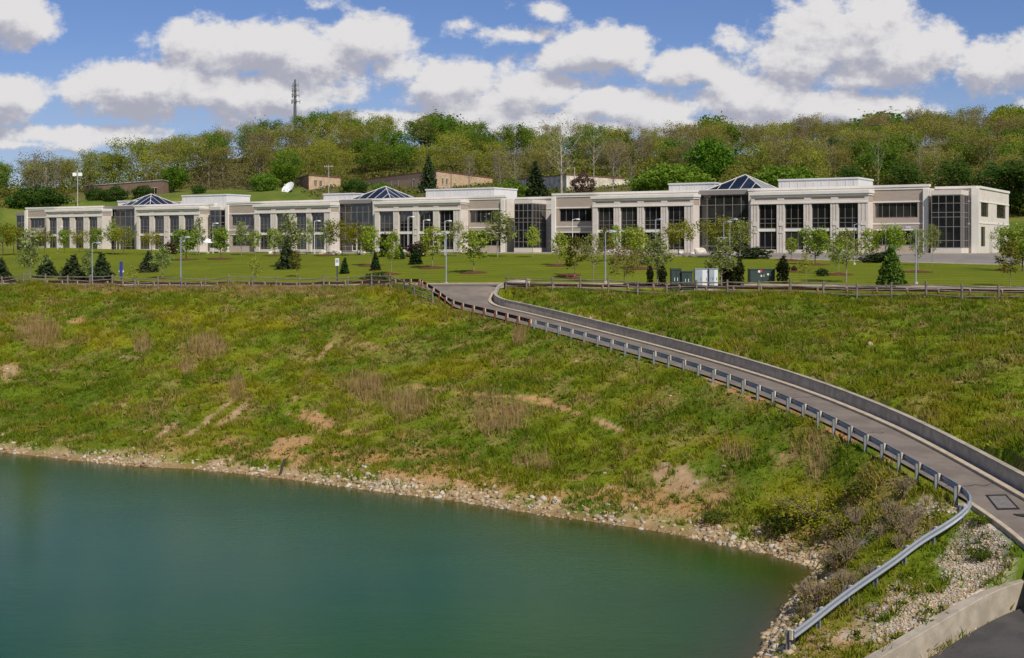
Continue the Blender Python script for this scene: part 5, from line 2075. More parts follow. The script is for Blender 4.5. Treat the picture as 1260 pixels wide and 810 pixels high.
def make_bush(seed, r, h, n, ls, pal, bark='bark_brown', hollow=.55, stems=9):
    rnd = random.Random(seed)
    rng = np.random.default_rng(seed)
    mb = MB()
    for i in range(stems):
        a = rnd.uniform(0, 6.28)
        k = rnd.uniform(.2, .8)
        mb.tube([(0, 0, -.1), (math.cos(a) * r * k * .5, math.sin(a) * r * k * .5, h * .45), (math.cos(a) * r * k, math.sin(a) * r * k, h * rnd.uniform(.7, .98))], [.035, .02, .006], 4, cap=False)
    d = rng.normal(size=(n, 3))
    d /= np.linalg.norm(d, axis=1)[:, None]
    lob = 1 + .22 * np.sin(d[:, 0] * 5 + seed) * np.cos(d[:, 1] * 4 + seed * 2) + .15 * np.sin(d[:, 2] * 7)
    rad = (hollow + (1 - hollow) * rng.random(n) ** .6) * lob
    P = d * rad[:, None] * np.array([r, r, h * .52]) + np.array([0, 0, h * .5])
    P[:, 2] = np.maximum(P[:, 2], .03)
    V, Q = leaf_quads(P, np.full(n, ls), rng)
    c0, c1 = np.array(pal[0]), np.array(pal[1])
    C = c0 + (c1 - c0) * rng.random((n, 1))
    me_t = mb.build('stems', bark, mesh_only=True)
    me_c = mesh_arrays('foliage', V, quads=Q, mats=['leaf'], cols=np.repeat(C, 4, 0))
    return me_t, me_c, h


def plant(name, label, cat, proto, loc, height, rz=0.0, wide=1.0, group=None, parts=('trunk', 'crown')):
    o = empty(name, (float(loc[0]), float(loc[1]), float(loc[2])), label, cat, group, rz)
    s = height / proto[2]
    for nm, me in zip(parts, proto[:2]):
        c = link(nm, me, o)
        c.scale = (s * wide, s * wide, s)
    return o


# ---- colours of the leaves
YG = ((0.270, 0.300, 0.035), (0.390, 0.395, 0.055))       # yellow green
OL = ((0.260, 0.250, 0.050), (0.370, 0.340, 0.075))       # olive, just budding
BR = ((0.265, 0.215, 0.105), (0.345, 0.285, 0.140))       # brown buds
RU = ((0.29, 0.225, 0.085), (0.37, 0.285, 0.11))          # rusty buds
MG = ((0.120, 0.215, 0.024), (0.215, 0.310, 0.038))       # fresh green
DG = ((0.055, 0.115, 0.020), (0.105, 0.175, 0.030))       # dark green
SP = ((0.022, 0.045, 0.018), (0.050, 0.075, 0.028))       # spruce
PL = ((0.235, 0.285, 0.075), (0.345, 0.385, 0.125))       # pale grey green
FR_ = ((0.280, 0.375, 0.034), (0.420, 0.490, 0.065))      # bright young leaves
LO = ((0.245, 0.255, 0.018), (0.335, 0.315, 0.030))       # yellow green locust
SG = ((0.270, 0.310, 0.070), (0.370, 0.405, 0.110))       # sage
RD = ((0.260, 0.180, 0.060), (0.290, 0.255, 0.080))       # bronze
PU = ((0.040, 0.018, 0.018), (0.075, 0.034, 0.030))       # purple

# ---- hillside wood
WOODK = {
    'yellow': dict(label='yellow green budding tree in the hillside wood', grp='yellow green trees in the hillside wood', protos=[make_tree(100 + i, 14, 11, .22, .17, 'round', 26, 3600, .30, YG, 'bark_grey', 4, .5, .15) for i in range(3)]),
    'olive': dict(label='olive brown budding tree with visible branches in the hillside wood', grp='olive trees in the hillside wood', protos=[make_tree(120 + i, 15, 11, .32, .18, 'oval', 28, 3000, .28, OL, 'bark_grey', 4, .5, .14, .8) for i in range(4)]),
    'brown': dict(label='brown bare looking tree with opening buds in the hillside wood', grp='brown trees in the hillside wood', protos=[make_tree(140 + i, 15.5, 10.5, .38, .18, 'vase', 28, 2100, .26, BR, 'bark_grey', 5, .5, .12, 1.0) for i in range(4)]),
    'rusty': dict(label='rusty tinted tree with opening buds in the hillside wood', grp='rusty trees in the hillside wood', protos=[make_tree(160 + i, 14, 10, .22, .17, 'oval', 28, 2400, .27, RU, 'bark_grey', 5, .5, .12, .9) for i in range(2)]),
    'green': dict(label='fresh green leafy tree in the hillside wood', grp='fresh green trees in the hillside wood', protos=[make_tree(180 + i, 13, 10.5, .2, .18, 'round', 26, 4200, .32, MG, 'bark_brown', 3, .4, .14) for i in range(3)]),
    'dark': dict(label='dark green leafy tree in the hillside wood', grp='dark green trees in the hillside wood', protos=[make_tree(200 + i, 13, 9.0, .12, .18, 'oval', 26, 4200, .32, DG, 'bark_brown', 3, .4, .14) for i in range(2)]),
}
WOOD_FRONT = [(-450, 372), (0, 378), (60, 385), (105, 415), (215, 402), (300, 398), (380, 392), (450, 398), (600, 392), (640, 372), (800, 358), (850, 322), (900, 296), (1000, 268), (1100, 256), (1250, 238), (1450, 220)]
WOOD_BACK = [(-450, 425), (0, 432), (60, 445), (130, 458), (200, 468), (270, 480), (350, 490), (430, 496), (520, 492), (610, 486), (700, 478), (860, 452), (1020, 432), (1240, 402), (1450, 385)]
wr = random.Random(11)
nwood = 0
drow = 220.0
while drow < 500:
    step_d = 11.0 + (drow - 220) * .012
    x = -0.50 * drow
    while x < 0.50 * drow:
        D = drow + wr.uniform(-5, 5)
        xx = x + wr.uniform(-4, 4)
        px = xx / D * F + 630
        x += 10.0 if D < 400 else 11.0
        if not (-130 < px < 1390):
            continue
        lo_, hi_ = lut(px, WOOD_FRONT), lut(px, WOOD_BACK)
        if D < lo_ or D > hi_:
            continue
        # in the middle of a deep wood nothing but the crowns shows: thin it a little
        e = (D - lo_) / (hi_ - lo_)
        if 0.15 < e < 0.85 and px > 420 and wr.random() < 0.22:
            continue
        rgt = np.clip((px - 560) / 500, 0, 1)
        nz_ = float(fbm(np.array([xx]), np.array([D]), 35, 2, 21)[0]) + wr.uniform(-.22, .22)
        if px < 90:
            kind = wr.choice(['yellow', 'olive', 'brown', 'olive', 'green'])
        elif nz_ > .70:
            kind = 'green' if wr.random() < .75 else 'dark'
        elif nz_ > .50:
            kind = wr.choice(['yellow', 'yellow', 'yellow', 'olive', 'green']) if wr.random() > rgt * .65 else wr.choice(['olive', 'rusty', 'green'])
        elif nz_ > .36:
            kind = wr.choice(['olive', 'yellow']) if wr.random() > rgt * .4 else wr.choice(['brown', 'rusty', 'olive'])
        else:
            kind = wr.choice(['brown', 'olive', 'olive'])
        if e > .8 and px > 1000 and wr.random() < .45:
            kind = wr.choice(['green', 'dark', 'green'])
        K = WOODK[kind]
        hgt = wr.uniform(10.5, 15.5) * (1.0 if kind not in ('dark',) else .9)
        if px < 130:
            hgt *= .78
        elif 560 < px < 1010:
            hgt *= .86
        elif px >= 1010:
            hgt *= .80
        plant('woodland_tree', K['label'], 'tree', wr.choice(K['protos']), (xx, D, float(gz(xx, D)) - .2), hgt, wr.uniform(0, 6.28), wr.uniform(.85, 1.15), K['grp'])
        nwood += 1
    drow += step_d * .93
print('woodland trees', nwood)

# undergrowth of the wood, nobody could count it
rng = np.random.default_rng(31)
n = 80000
px = rng.uniform(-150, 1420, n)
lo_, hi_ = np.interp(px, *np.array(WOOD_FRONT).T), np.interp(px, *np.array(WOOD_BACK).T)
D = lo_ - 4 + (hi_ - lo_ + 6) * rng.random(n) ** 1.5
x = (px - 630) / F * D
cl = fbm(x, D, 12, 2, 40)
P = np.stack([x, D, gz(x, D) + rng.random(n) ** 1.5 * (2.5 + 11.0 * np.clip(cl - .35, 0, 1))], 1)
V, Q = leaf_quads(P, np.full(n, .45), rng)
c0, c1, c2 = np.array(OL[0]) * .9, np.array(YG[0]) * .85, np.array(BR[0])
w = np.clip((fbm(x, D, 18, 2, 41) - .35) * 3.0, 0, 1)[:, None]
C = (c0 * (1 - w) + c1 * w)
C = np.where((fbm(x, D, 25, 2, 43) < .33)[:, None], c2 * .8, C) * rng.uniform(.75, 1.2, (n, 1))
n3_ = 15000
pxb = rng.uniform(345, 840, n3_)
d_hi = np.interp(pxb, *np.array(WOOD_FRONT).T)
d_lo = np.interp(pxb, [345, 410, 640, 800, 840], [362, 320, 300, 286, 284])
Db = d_lo + (d_hi - d_lo) * rng.random(n3_)
xb = (pxb - 630) / F * Db
kb = fbm(xb, Db, 7, 2, 47)
sel = rng.random(n3_) < np.clip((kb - .32) * 4, .05, 1)
xb, Db, kb = xb[sel], Db[sel], kb[sel]
Pb = np.stack([xb, Db, gz(xb, Db) + rng.random(len(xb)) * (.4 + 2.6 * np.clip(kb - .42, 0, 1))], 1)
Vb, Qb = leaf_quads(Pb, np.full(len(Pb), .42), rng)
Cb = (np.array(MG[0]) * .8 + (np.array(OL[0]) - np.array(MG[0]) * .8) * rng.random((len(Pb), 1))) * rng.uniform(.7, 1.1, (len(Pb), 1))
Q = np.concatenate([Q, Qb + len(V)])
V = np.concatenate([V, Vb])
C = np.concatenate([C, Cb])
o = link('undergrowth', mesh_arrays('undergrowth', V, quads=Q, mats=['leaf'], cols=np.repeat(C, 4, 0)))
tag(o, kind='stuff')

# ---- single trees one can tell apart on the slope behind the building
P_GREEN = [make_tree(300 + i, 12, 10.5, .12, .25, 'round', 26, 2600, .55, ((0.085, 0.180, 0.014), (0.160, 0.270, 0.024)), 'bark_brown', 3, .2, .20) for i in range(2)]
P_SPRUCE = [make_spruce(310 + i, 12, 6.6, ((.028, .052, .020), (.062, .088, .032)), 1.1, ls=.42, jag=.4) for i in range(2)]
P_WHITE = make_tree(320, 20, 15, .28, .30, 'vase', 24, 400, .3, BR, 'bark_white', 5, 1.2, .12, 1.05)
P_WHITE2 = make_tree(323, 20, 13, .42, .20, 'vase', 14, 200, .3, BR, 'bark_white', 4, .8, .12, .9)
P_BARE = [make_tree(330 + i, 15, 10, .3, .24, 'vase', 22, 420, .3, BR, 'bark_grey', 5, .6, .15, 1.0) for i in range(2)]
P_BUSHG = [make_bush(340 + i, 2.6, 3.6, 3600, .21, MG) for i in range(2)]
P_BUSHD = [make_bush(345 + i, 2.6, 3.4, 3400, .21, DG) for i in range(2)]
P_PURPLE = make_bush(350, 2.4, 5.0, 2600, .22, ((0.11, 0.060, 0.048), (0.18, 0.105, 0.08)))
P_FINE = make_tree(352, 15, 10, .30, .26, 'vase', 20, 1400, .42, SG, 'bark_brown', 4, .4, .16, .9)


def far(name, label, cat, proto, px, D, top, base=None, rz=0.0, wide=1.0, group=None, parts=('trunk', 'crown')):
    X = (px - 630) / F * D
    z = float(gz(X, D)) - .1
    h = CZ - (top - HY) * D / F - z
    return plant(name, label, cat, proto, (X, D, z), h, rz, wide, group, parts)


far('round_tree', 'round bright green tree on the slope beside the long red brick building', 'tree', P_GREEN[0], 214, 384, 204, wide=.95)
far('round_tree', 'broad bright green tree behind the white satellite dish', 'tree', P_GREEN[1], 349, 362, 200, wide=1.15)
far('spruce_tree', 'dark spruce between the shaded and sunlit walls of the pinkish brick building', 'tree', P_SPRUCE[0], 527, 338, 190, wide=1.0)
far('spruce_tree', 'dark broad spruce before the grey blockwork building', 'tree', P_SPRUCE[1], 659, 314, 198, wide=1.25)
far('sycamore_tree', 'large bare white barked tree before the pale stained wall', 'tree', P_WHITE, 691, 308, 146, wide=1.0)
far('sycamore_tree', 'slender bare white tree right of the purple bush', 'tree', P_WHITE2, 730, 306, 152, wide=.8)
far('purple_bush', 'dark purple leaved bush before the pale stained wall', 'bush', P_PURPLE, 718, 305, 213, parts=('stems', 'foliage'))
far('bare_tree', 'tallest bare tree on the skyline at the far left', 'tree', P_BARE[0], 40, 384, 183, wide=.9)
far('bare_tree', 'bare tree on the skyline next right of the tallest one at the left', 'tree', P_BARE[1], 56, 386, 186, wide=.85)
far('bare_tree', 'lower bare tree on the left skyline with a few twigs of leaves', 'tree', P_BARE[0], 68, 388, 196, rz=2.0, wide=.8)
far('lone_tree', 'tall open crowned tree on the skyline above the white floodlights', 'tree', P_FINE, 110, 398, 184, wide=.75)
far('bare_tree', 'bare dark tree before the sunlit wall of the pinkish brick building', 'tree', P_BARE[1], 577, 332, 185, rz=1.0, wide=.7)
far('bare_tree', 'bare tree at the right end of the pinkish brick building', 'tree', P_BARE[0], 616, 322, 180, rz=3.0, wide=.8)
far('bare_tree', 'bare tree between the bright pole and the broad dark spruce', 'tree', P_BARE[1], 634, 318, 178, rz=4.0, wide=.8)
far('bare_tree', 'thin tree with scattered leaves before the pale wall, left of green bushes', 'tree', P_BARE[0], 754, 300, 182, rz=5.0, wide=.7)
far('bare_tree', 'thin pale trunked tree before the right end of the pale wall', 'tree', P_BARE[1], 776, 300, 190, rz=.5, wide=.6)
for px, D, top, k, lab in ((812, 288, 207, 0, 'bright green bush at the right end of the pale wall'), (832, 284, 202, 1, 'tall bright green bush behind the left penthouse of the right wing'), (797, 292, 224, 1, 'low green bush before the right end of the pale wall'),
                           (629, 312, 222, 0, 'low green bush left of the broad dark spruce'), (470, 340, 225, 0, 'green bush above the middle glass pyramid'), (965, 262, 204, 1, 'green tree like bush right of the right glass pyramid'),
                           (325, 352, 214, 1, 'light green bush left of the broad bright tree')):
    far('green_bush', lab, 'bush', P_BUSHG[k], px, D, top, wide=1.2, parts=('stems', 'foliage'))
for px, D, top, k, lab in ((437, 345, 221, 0, 'dark bush before the left end of the pinkish building'), (40, 366, 232, 0, 'dark evergreen bush at the far left of the meadow'), (60, 362, 234, 1, 'long dark evergreen bush on the meadow at the left'),
                           (118, 362, 232, 0, 'dark bush before the long red brick building, left of centre'), (142, 360, 230, 1, 'dark bush at the middle of the long red brick building'), (176, 360, 229, 0, 'dark bush before the right part of the long red brick building'),
                           (245, 356, 229, 1, 'dark bush at the meadow edge below the hillside wood')):
    far('dark_bush', lab, 'bush', P_BUSHD[k], px, D, top, wide=1.2, parts=('stems', 'foliage'))
for px, D, top, wd, lab in ((1179, 240, 188, 1.1, 'dark green rounded tree behind the glass corner of the right end'), (1051, 256, 196, 1.0, 'small dark green tree behind the right penthouse'), (1117, 250, 192, 1.2, 'dark green tree in the wood left of the glass corner of the right end'), (1243, 236, 190, 1.5, 'broad dark green tree at the right end wall of the building'), (1262, 232, 186, 1.4, 'broad dark green tree cut by the right picture edge')):
    far('dark_tree', lab, 'tree', WOODK['dark']['protos'][int(px) % 2], px, D, top, wide=wd)
far('round_tree', 'bright green tree in the wood above the right glass pyramid', 'tree', P_GREEN[0], 872, 300, 168, wide=.9)
far('round_tree', 'round green crown standing out on the skyline right of centre', 'tree', P_GREEN[1], 876, 440, 141, wide=.8)
far('round_tree', 'round green crown on the skyline above the middle pyramid', 'tree', P_GREEN[0], 537, 486, 139, wide=1.3)
far('round_tree', 'wide green crown on the skyline at the right edge', 'tree', P_GREEN[1], 1246, 396, 130, wide=1.5)
far('round_tree', 'broad green crown on the skyline above the right penthouse', 'tree', P_GREEN[0], 1085, 416, 137, wide=1.8)
for px, D, top, lab in ((1021, 285, 172, 'first pale trunk in the wood above the right penthouse'), (1080, 262, 168, 'pale trunk in the wood above the right ribbon windows'), (1131, 256, 165, 'pale trunk in the wood left of the glass corner'), (1150, 258, 170, 'pale trunk in the wood above the glass corner')):
    far('pale_tree', lab, 'tree', P_WHITE2, px, D, top, wide=.5, rz=px)

# ------------------------------------------------------------------ young trees and shrubs on the lawn
T_FRESH = [make_tree(400 + i, 6, 3.0, .32, .055, 'oval', 18, 1102, .20, FR_, 'bark_tan', 3, .12, .16) for i in range(3)]
T_PALE = [make_tree(410 + i, 6.5, 2.7, .26, .055, 'column', 20, 1102, .18, PL, 'bark_grey', 3, .12, .17, .9) for i in range(3)]
T_LOCUST = [make_tree(420 + i, 5.5, 4.6, .42, .07, 'flat', 16, 1350, .20, LO, 'bark_brown', 4, .15, .15) for i in range(3)]
T_FULL = [make_tree(430 + i, 5.5, 4.0, .28, .07, 'round', 22, 1778, .22, ((0.215, 0.295, 0.030), (0.330, 0.400, 0.056)), 'bark_brown', 3, .1, .17) for i in range(3)]
T_SAP = [make_tree(440 + i, 4, 1.9, .35, .03, 'oval', 12, 301, .14, YG, 'bark_tan', 2, .1, .16) for i in range(2)]
T_SAGE = [make_tree(450 + i, 7, 3.3, .34, .06, 'oval', 22, 995, .17, SG, 'bark_grey', 4, .12, .15, .8) for i in range(2)]
T_RED = [make_tree(460, 5, 3.8, .30, .055, 'round', 18, 995, .17, RD, 'bark_brown', 4, .1, .15)]
T_YEL = [make_tree(465, 6, 2.6, .28, .05, 'oval', 16, 852, .20, ((.17, .18, .022), (.23, .20, .035)), 'bark_tan', 3, .12, .16)]
S_SPRUCE = [make_spruce(470 + i, 3.4, 3.5, ((.030, .050, .020), (.070, .088, .036)), .9, ls=.26, jag=.5) for i in range(3)]
S_CONE = [make_spruce(480 + i, 3, 1.3, ((.022, .048, .016), (.045, .080, .024)), 1.1, ls=.17, jag=.12, droop=-.25, base=.02) for i in range(2)]
S_ROUND = make_spruce(485, 5, 3.2, ((.055, .115, .016), (.12, .19, .03)), 1.5, ls=.26, jag=.12, droop=-.05, base=.12)
S_COL = make_bush(486, .55, 3.4, 700, .2, ((.028, .040, .014), (.060, .066, .022)), hollow=.3)
S_LOW = make_bush(487, .8, 1.3, 420, .16, ((.035, .06, .018), (.07, .10, .03)), hollow=.3)
S_PUR = make_bush(488, .9, 1.7, 500, .18, PU, hollow=.4)


def lawn(name, label, protos, px, base, top, wide=1.0, mulch=0.0, D=None, v=0, cat='tree', group='young trees on the office lawn', parts=('trunk', 'crown')):
    if D is None:
        g = ground(px, base, 112)
    else:
        X = (px - 630) / F * D
        g = np.array([X, D, float(gz(X, D))])
    h = (CZ - (top - HY) * g[1] / F - g[2]) * (.86 if name == 'spruce_bush' else 1.0)
    pr = protos[v % len(protos)] if isinstance(protos, list) else protos
    plant(name, label, cat, pr, (g[0], g[1], g[2] - .03), h, (px * 1.7) % 6.28, wide, group, parts)
    if mulch > 0:
        mb = MB()
        n_ = 18
        pts = []
        rr_ = random.Random(int(px))
        for k in range(n_):
            a = 2 * math.pi * k / n_
            r_ = mulch * rr_.uniform(.85, 1.12)
            xx, yy = g[0] + math.cos(a) * r_, g[1] + math.sin(a) * r_
            pts.append((xx, yy, float(gz(xx, yy)) + .03))
        c_ = (g[0], g[1], g[2] + .26)
        for k in range(n_):
            mb.poly([pts[k], pts[(k + 1) % n_], c_])
        tag(mb.build('mulch_bed', 'mulch'), kind='structure')


YT = 'young_tree'
L_ = lawn
L_(YT, 'tall pale tree standing beside the fence near the left picture edge', T_PALE, 37, 350, 272, 1.0, D=149)
L_(YT, 'yellow green tree cut by the left picture edge', T_LOCUST, 4, 312, 274, 1.1, D=255)
L_(YT, 'yellow green tree left of the far left glass corner', T_LOCUST, 17, 312, 276, .8, D=258, v=1)
L_(YT, 'flat yellow green tree before the leftmost ribbon window', T_LOCUST, 55, 309, 281, .8, D=262, v=2)
L_('leafy_tree', 'small mid green round tree before the leftmost bay', T_FULL, 79, 309, 280, .65, D=258)
L_(YT, 'flat yellow green tree before the middle windows of the leftmost bay', T_LOCUST, 98, 309, 282, .75, D=258, v=1)
L_(YT, 'darker green tree at the right end of the leftmost bay', T_FULL, 118, 309, 279, .75, D=255, v=1)
L_(YT, 'pale slender tree left of the left glass atrium', T_PALE, 139, 309, 262, 1.0, D=250, v=1)
L_(YT, 'flat yellow green tree before the left glass atrium', T_LOCUST, 152, 309, 279, .85, D=248)
L_('spruce_bush', 'small dark spruce cut by the left picture edge', S_SPRUCE, 1, 339, 313, 1.0, D=168, group='dark spruces on the lawn')
L_('spruce_bush', 'leaning dark spruce left of the pair beside the grey lamp', S_SPRUCE, 57, 336, 309, 1.0, .9, v=1, D=175, group='dark spruces on the lawn')
L_('spruce_bush', 'wide dark spruce left of the grey lamp post', S_SPRUCE, 90, 340, 308, 1.1, v=2, D=164, group='dark spruces on the lawn')
L_('spruce_bush', 'dark dense spruce right of the grey lamp post', S_SPRUCE, 125, 341, 306, .95, v=0, D=162, group='dark spruces on the lawn')
L_(YT, 'small pale tree between the wide spruce and the lamp post', T_PALE, 108, 340, 301, .9, v=2, D=162)
L_('spruce_bush', 'dark spruce in red mulch below the left bays', S_SPRUCE, 183, 335, 304, 1.0, 1.5, v=1, group='dark spruces on the lawn')
L_(YT, 'flat yellow green tree before the bay right of the left atrium', T_LOCUST, 186, 309, 282, .8, D=246, v=2)
L_(YT, 'pale grey green tree right of the spruce in red mulch', T_PALE, 200, 343, 294, 1.3, .8, v=1)
L_('sapling', 'thin yellow sapling right of the blue post sign', T_SAP, 165, 349, 321, 1.0, D=149, group='saplings along the fence')
L_('leafy_tree', 'broad green tree in red mulch right of the tall fence lamp', T_FULL, 229, 320, 279, 1.05, 2.2)
L_(YT, 'pale tree before the bright pier of the left wing', T_PALE, 245, 311, 262, .8, D=236, v=2)
L_('leafy_tree', 'round green tree in red mulch right of the patio umbrellas', T_FULL, 271.5, 319, 278, .8, 2.2, v=1)
L_(YT, 'pale sparse tree before the left ribbon window of the second wing', T_PALE, 297, 309, 267, 1.0, D=232, v=0)
L_(YT, 'narrow green tree at the left pier of the second wing', T_FRESH, 314, 309, 279, .9, D=228)
L_('sapling', 'very thin sapling standing behind the fence left of centre', T_SAP, 313, 344, 310, .9, v=1, D=149, group='saplings along the fence')
L_('leafy_tree', 'small dark leaved tree between the first windows of the second wing', T_FULL, 338, 311, 278, .7, 1.2, D=222, v=2)
L_(YT, 'tallest pale tree, before the second wing, with dark evergreen under it', T_PALE, 358, 328, 254, 1.15, 1.5, v=1, D=186)
L_('spruce_bush', 'dark evergreen under the tallest pale tree', S_SPRUCE, 353, 331, 288, .75, 0, v=2, D=181, group='dark spruces on the lawn')
L_(YT, 'small bright yellow tree beside the dark evergreen of the second wing', T_YEL, 365, 337, 302, .9, D=165)
L_(YT, 'pale narrow tree before the third window of the second wing', T_PALE, 380, 310, 263, .65, D=224, v=2)
L_(YT, 'pale tree in red mulch left of the bright pier of the second wing', T_PALE, 402, 315, 265, 1.0, 1.8, v=0)
L_(YT, 'flat yellow green tree left of the middle glass atrium', T_LOCUST, 421, 309, 271, .9, D=216, v=0)
L_(YT, 'flat yellow green tree before the middle glass atrium', T_LOCUST, 440, 309, 277, .85, D=214, v=1)
L_(YT, 'bright green tree in red mulch right of the middle glass atrium', T_FRESH, 455.5, 327, 270, .9, 1.8, v=1)
L_('cone_shrub', 'small green cone shrub right of the white rectangular sign', S_CONE, 424, 337, 317, 1.25, .5, group='cone shrubs on the lawn')
L_('cone_shrub', 'slim cone shrub in mulch left of the sparse tree', S_CONE, 462, 333, 310, 1.2, .8, v=1, group='cone shrubs on the lawn')
L_(YT, 'sparse thin green tree in red mulch near the end of the left fence', T_FRESH, 481.5, 338, 276, .75, 1.3, v=2)
L_('column_shrub', 'dark columnar evergreen before the first window of the middle bay', S_COL, 473, 311, 288, 1.6, D=206, cat='shrub', group='columnar shrubs', parts=('stems', 'foliage'))
L_('cone_shrub', 'plump cone shrub before the second window of the middle bay', S_CONE, 492, 319, 302, 1.7, .6, group='cone shrubs on the lawn')
L_('cone_shrub', 'plump cone shrub in mulch below the purple bush', S_CONE, 511.5, 325.5, 303, 1.6, 1.0, v=1, group='cone shrubs on the lawn')
L_('purple_bush', 'round dark purple bush at the office front, third window of the middle bay', S_PUR, 513, 308, 298.5, 1.5, D=203, cat='bush', group=None, parts=('stems', 'foliage'))
L_('leafy_tree', 'dense bright green tree in red mulch, tallest of the middle lawn', T_FRESH, 532, 330, 271, 1.1, 1.9, v=0)
L_(YT, 'greyish tree before the pier right of the middle bay', T_SAGE, 563, 310, 266, 1.0, D=200)
L_(YT, 'bright green tree in red mulch above the road fork', T_FRESH, 583, 336, 275, 1.2, 1.7, v=1)
L_(YT, 'broad pale tree before the right ribbon windows of the middle wing', T_PALE, 612, 311, 252, 1.6, D=196, v=0)
L_('low_shrub', 'low dark shrub behind the left fence, left one of two', S_LOW, 456, 350, 336, 1.2, D=143, cat='shrub', group='low shrubs behind the fence', parts=('stems', 'foliage'))
L_('low_shrub', 'low dark shrub behind the left fence, right one of two', S_LOW, 467, 350, 336, 1.0, D=142, cat='shrub', group='low shrubs behind the fence', parts=('stems', 'foliage'))
L_(YT, 'narrow bright green tree before the central glass corner bay', T_FRESH, 655.5, 312, 272, .75, D=193, v=2)
L_('leafy_tree', 'pointed green tree in red mulch right of the central glass corner bay', T_FRESH, 688.5, 327, 280, .95, 2.0, v=0)
L_(YT, 'yellow green tree, front one of the pair in red mulch', T_YEL, 707, 343, 282, 1.1, .9)
L_(YT, 'thin green tree behind the yellow green one, in red mulch', T_FRESH, 700, 339, 296, .6, 1.6, v=2)
L_(YT, 'sage green tree left of the road lamp', T_SAGE, 730, 346, 279, .9, D=139)
L_(YT, 'yellow green tree behind the road lamp', T_YEL, 744, 314, 273, .9, D=176)
L_(YT, 'slim green tree right of the road lamp near the office', T_FRESH, 758, 314, 270, .5, D=178, v=1)
L_('bronze_tree', 'low spreading bronze leaved tree right of the road lamp', T_RED, 768, 351, 300, 1.05, D=128)
L_('leafy_tree', 'green tree before the second window right of the ribbon windows', T_FULL, 777, 314, 275, .8, D=178, v=0)
L_('leafy_tree', 'pale green tree in red mulch behind the low bronze tree', T_FRESH, 788, 331, 278, 1.0, 2.0, v=1)
L_(YT, 'large pale green tree left of the green utility cabinets', T_PALE, 809, 345, 277, 1.35, D=132, v=1)
L_(YT, 'wide flat topped yellow tree before the fourth window, left of the right atrium', T_LOCUST, 835, 309, 269, 1.0, D=196, v=2)
L_(YT, 'wide yellow green tree before the right glass atrium', T_LOCUST, 884, 310, 268, 1.0, D=190, v=0)
L_(YT, 'pale leafy tree behind the narrow grey cabinet', T_PALE, 888, 346, 284, 1.35, D=128, v=0)
L_('leafy_tree', 'dense olive tree at the right end of the right glass atrium', T_SAGE, 910, 327, 263, 1.1, D=166, v=1)
for px, top, w_, lab in ((800, 326, .8, 'dark upright shrub left of the pale tree by the cabinets'), (815, 326, 1.0, 'dark upright shrub close to the pale tree by the cabinets'), (893, 318, 1.0, 'dark upright shrub under the pale leafy tree by the cabinets'), (901, 322, .9, 'second dark upright shrub right of the grey cabinets'),
                         (910, 316, .75, 'narrow dark cypress left of the wide transformer box')):
    L_('column_shrub', lab, S_COL, px, 346, top, w_ * 1.3, D=129, cat='shrub', group='columnar shrubs', parts=('stems', 'foliage'))
L_('column_shrub', 'dark columnar shrub right of the wide transformer box', S_COL, 963.5, 345, 315, 1.5, D=131, cat='shrub', group='columnar shrubs', parts=('stems', 'foliage'))
L_(YT, 'small green tree before the second window of the right bay', T_FRESH, 974, 321, 288, .9, 1.6)
L_('leafy_tree', 'broad round green tree in red mulch before the right bay', T_FULL, 1003, 326, 278, 1.0, 2.0, v=1)
L_('sapling', 'thin sapling behind the right fence before the right bay', T_SAP, 992, 345, 304, .9, D=128, group='saplings along the fence')
L_(YT, 'left tree of the leafy pair in red mulch before the right bay', T_FRESH, 1032, 338, 284, 1.1, 1.7, v=2)
L_('leafy_tree', 'tall right tree of the leafy pair before the right bay', T_SAGE, 1041, 343, 272, 1.3, D=131, v=0)
L_('leafy_tree', 'green tree on the planted island left of the right ribbon windows', T_FULL, 1073, 313, 278, .8, 1.5, D=181, v=2)
L_('leafy_tree', 'green tree behind the pair of blue grey poles', T_FULL, 1100, 313, 274, .75, D=179, v=0)
L_('round_conifer', 'round bright green cone shaped conifer behind the right fence', S_ROUND, 1096.5, 352, 302, .95, D=119.5, group=None)
L_(YT, 'airy pale tree in red mulch right of the blue grey lamp', T_SAGE, 1130, 335, 274, .9, 1.8, v=1)
L_(YT, 'slender sparse tree before the right glass corner bay', T_SAGE, 1147, 325, 268, .6, D=168, v=0)
L_(YT, 'yellow green tree at the right end of the lawn, front one', T_YEL, 1243, 350, 286, 1.0, D=121)
L_(YT, 'thin tree before the end wall of the building', T_SAGE, 1234, 333, 270, .8, 1.0, D=158, v=1)
L_('leafy_tree', 'green tree cut by the right picture edge', T_FULL, 1258, 334, 276, 1.1, D=152, v=1)
L_('low_shrub', 'low red brown shrub in mulch right of the columnar shrub', S_PUR, 977, 335, 327, .9, .9, cat='shrub', group=None, parts=('stems', 'foliage'))
L_('low_shrub', 'dark low shrub left of the leafy pair', S_LOW, 1012, 340, 330, 1.5, cat='shrub', group=None, parts=('stems', 'foliage'))
L_('low_shrub', 'low green hedge shrub by the drive beside the right atrium', S_LOW, 926, 309, 304, 3.0, D=188, cat='shrub', group=None, parts=('stems', 'foliage'))
L_('low_shrub', 'wide low green shrub on the island by the right ribbon windows', S_LOW, 1081, 316, 310, 3.0, 1.4, D=178, cat='shrub', group=None, parts=('stems', 'foliage'))
L_('purple_bush', 'dark red leaved bush before the bay right of the left atrium', S_PUR, 210, 309, 298, 1.2, D=244, cat='bush', group=None, parts=('stems', 'foliage'))

# ------------------------------------------------------------------ the overgrown bank
rng = np.random.default_rng(77)


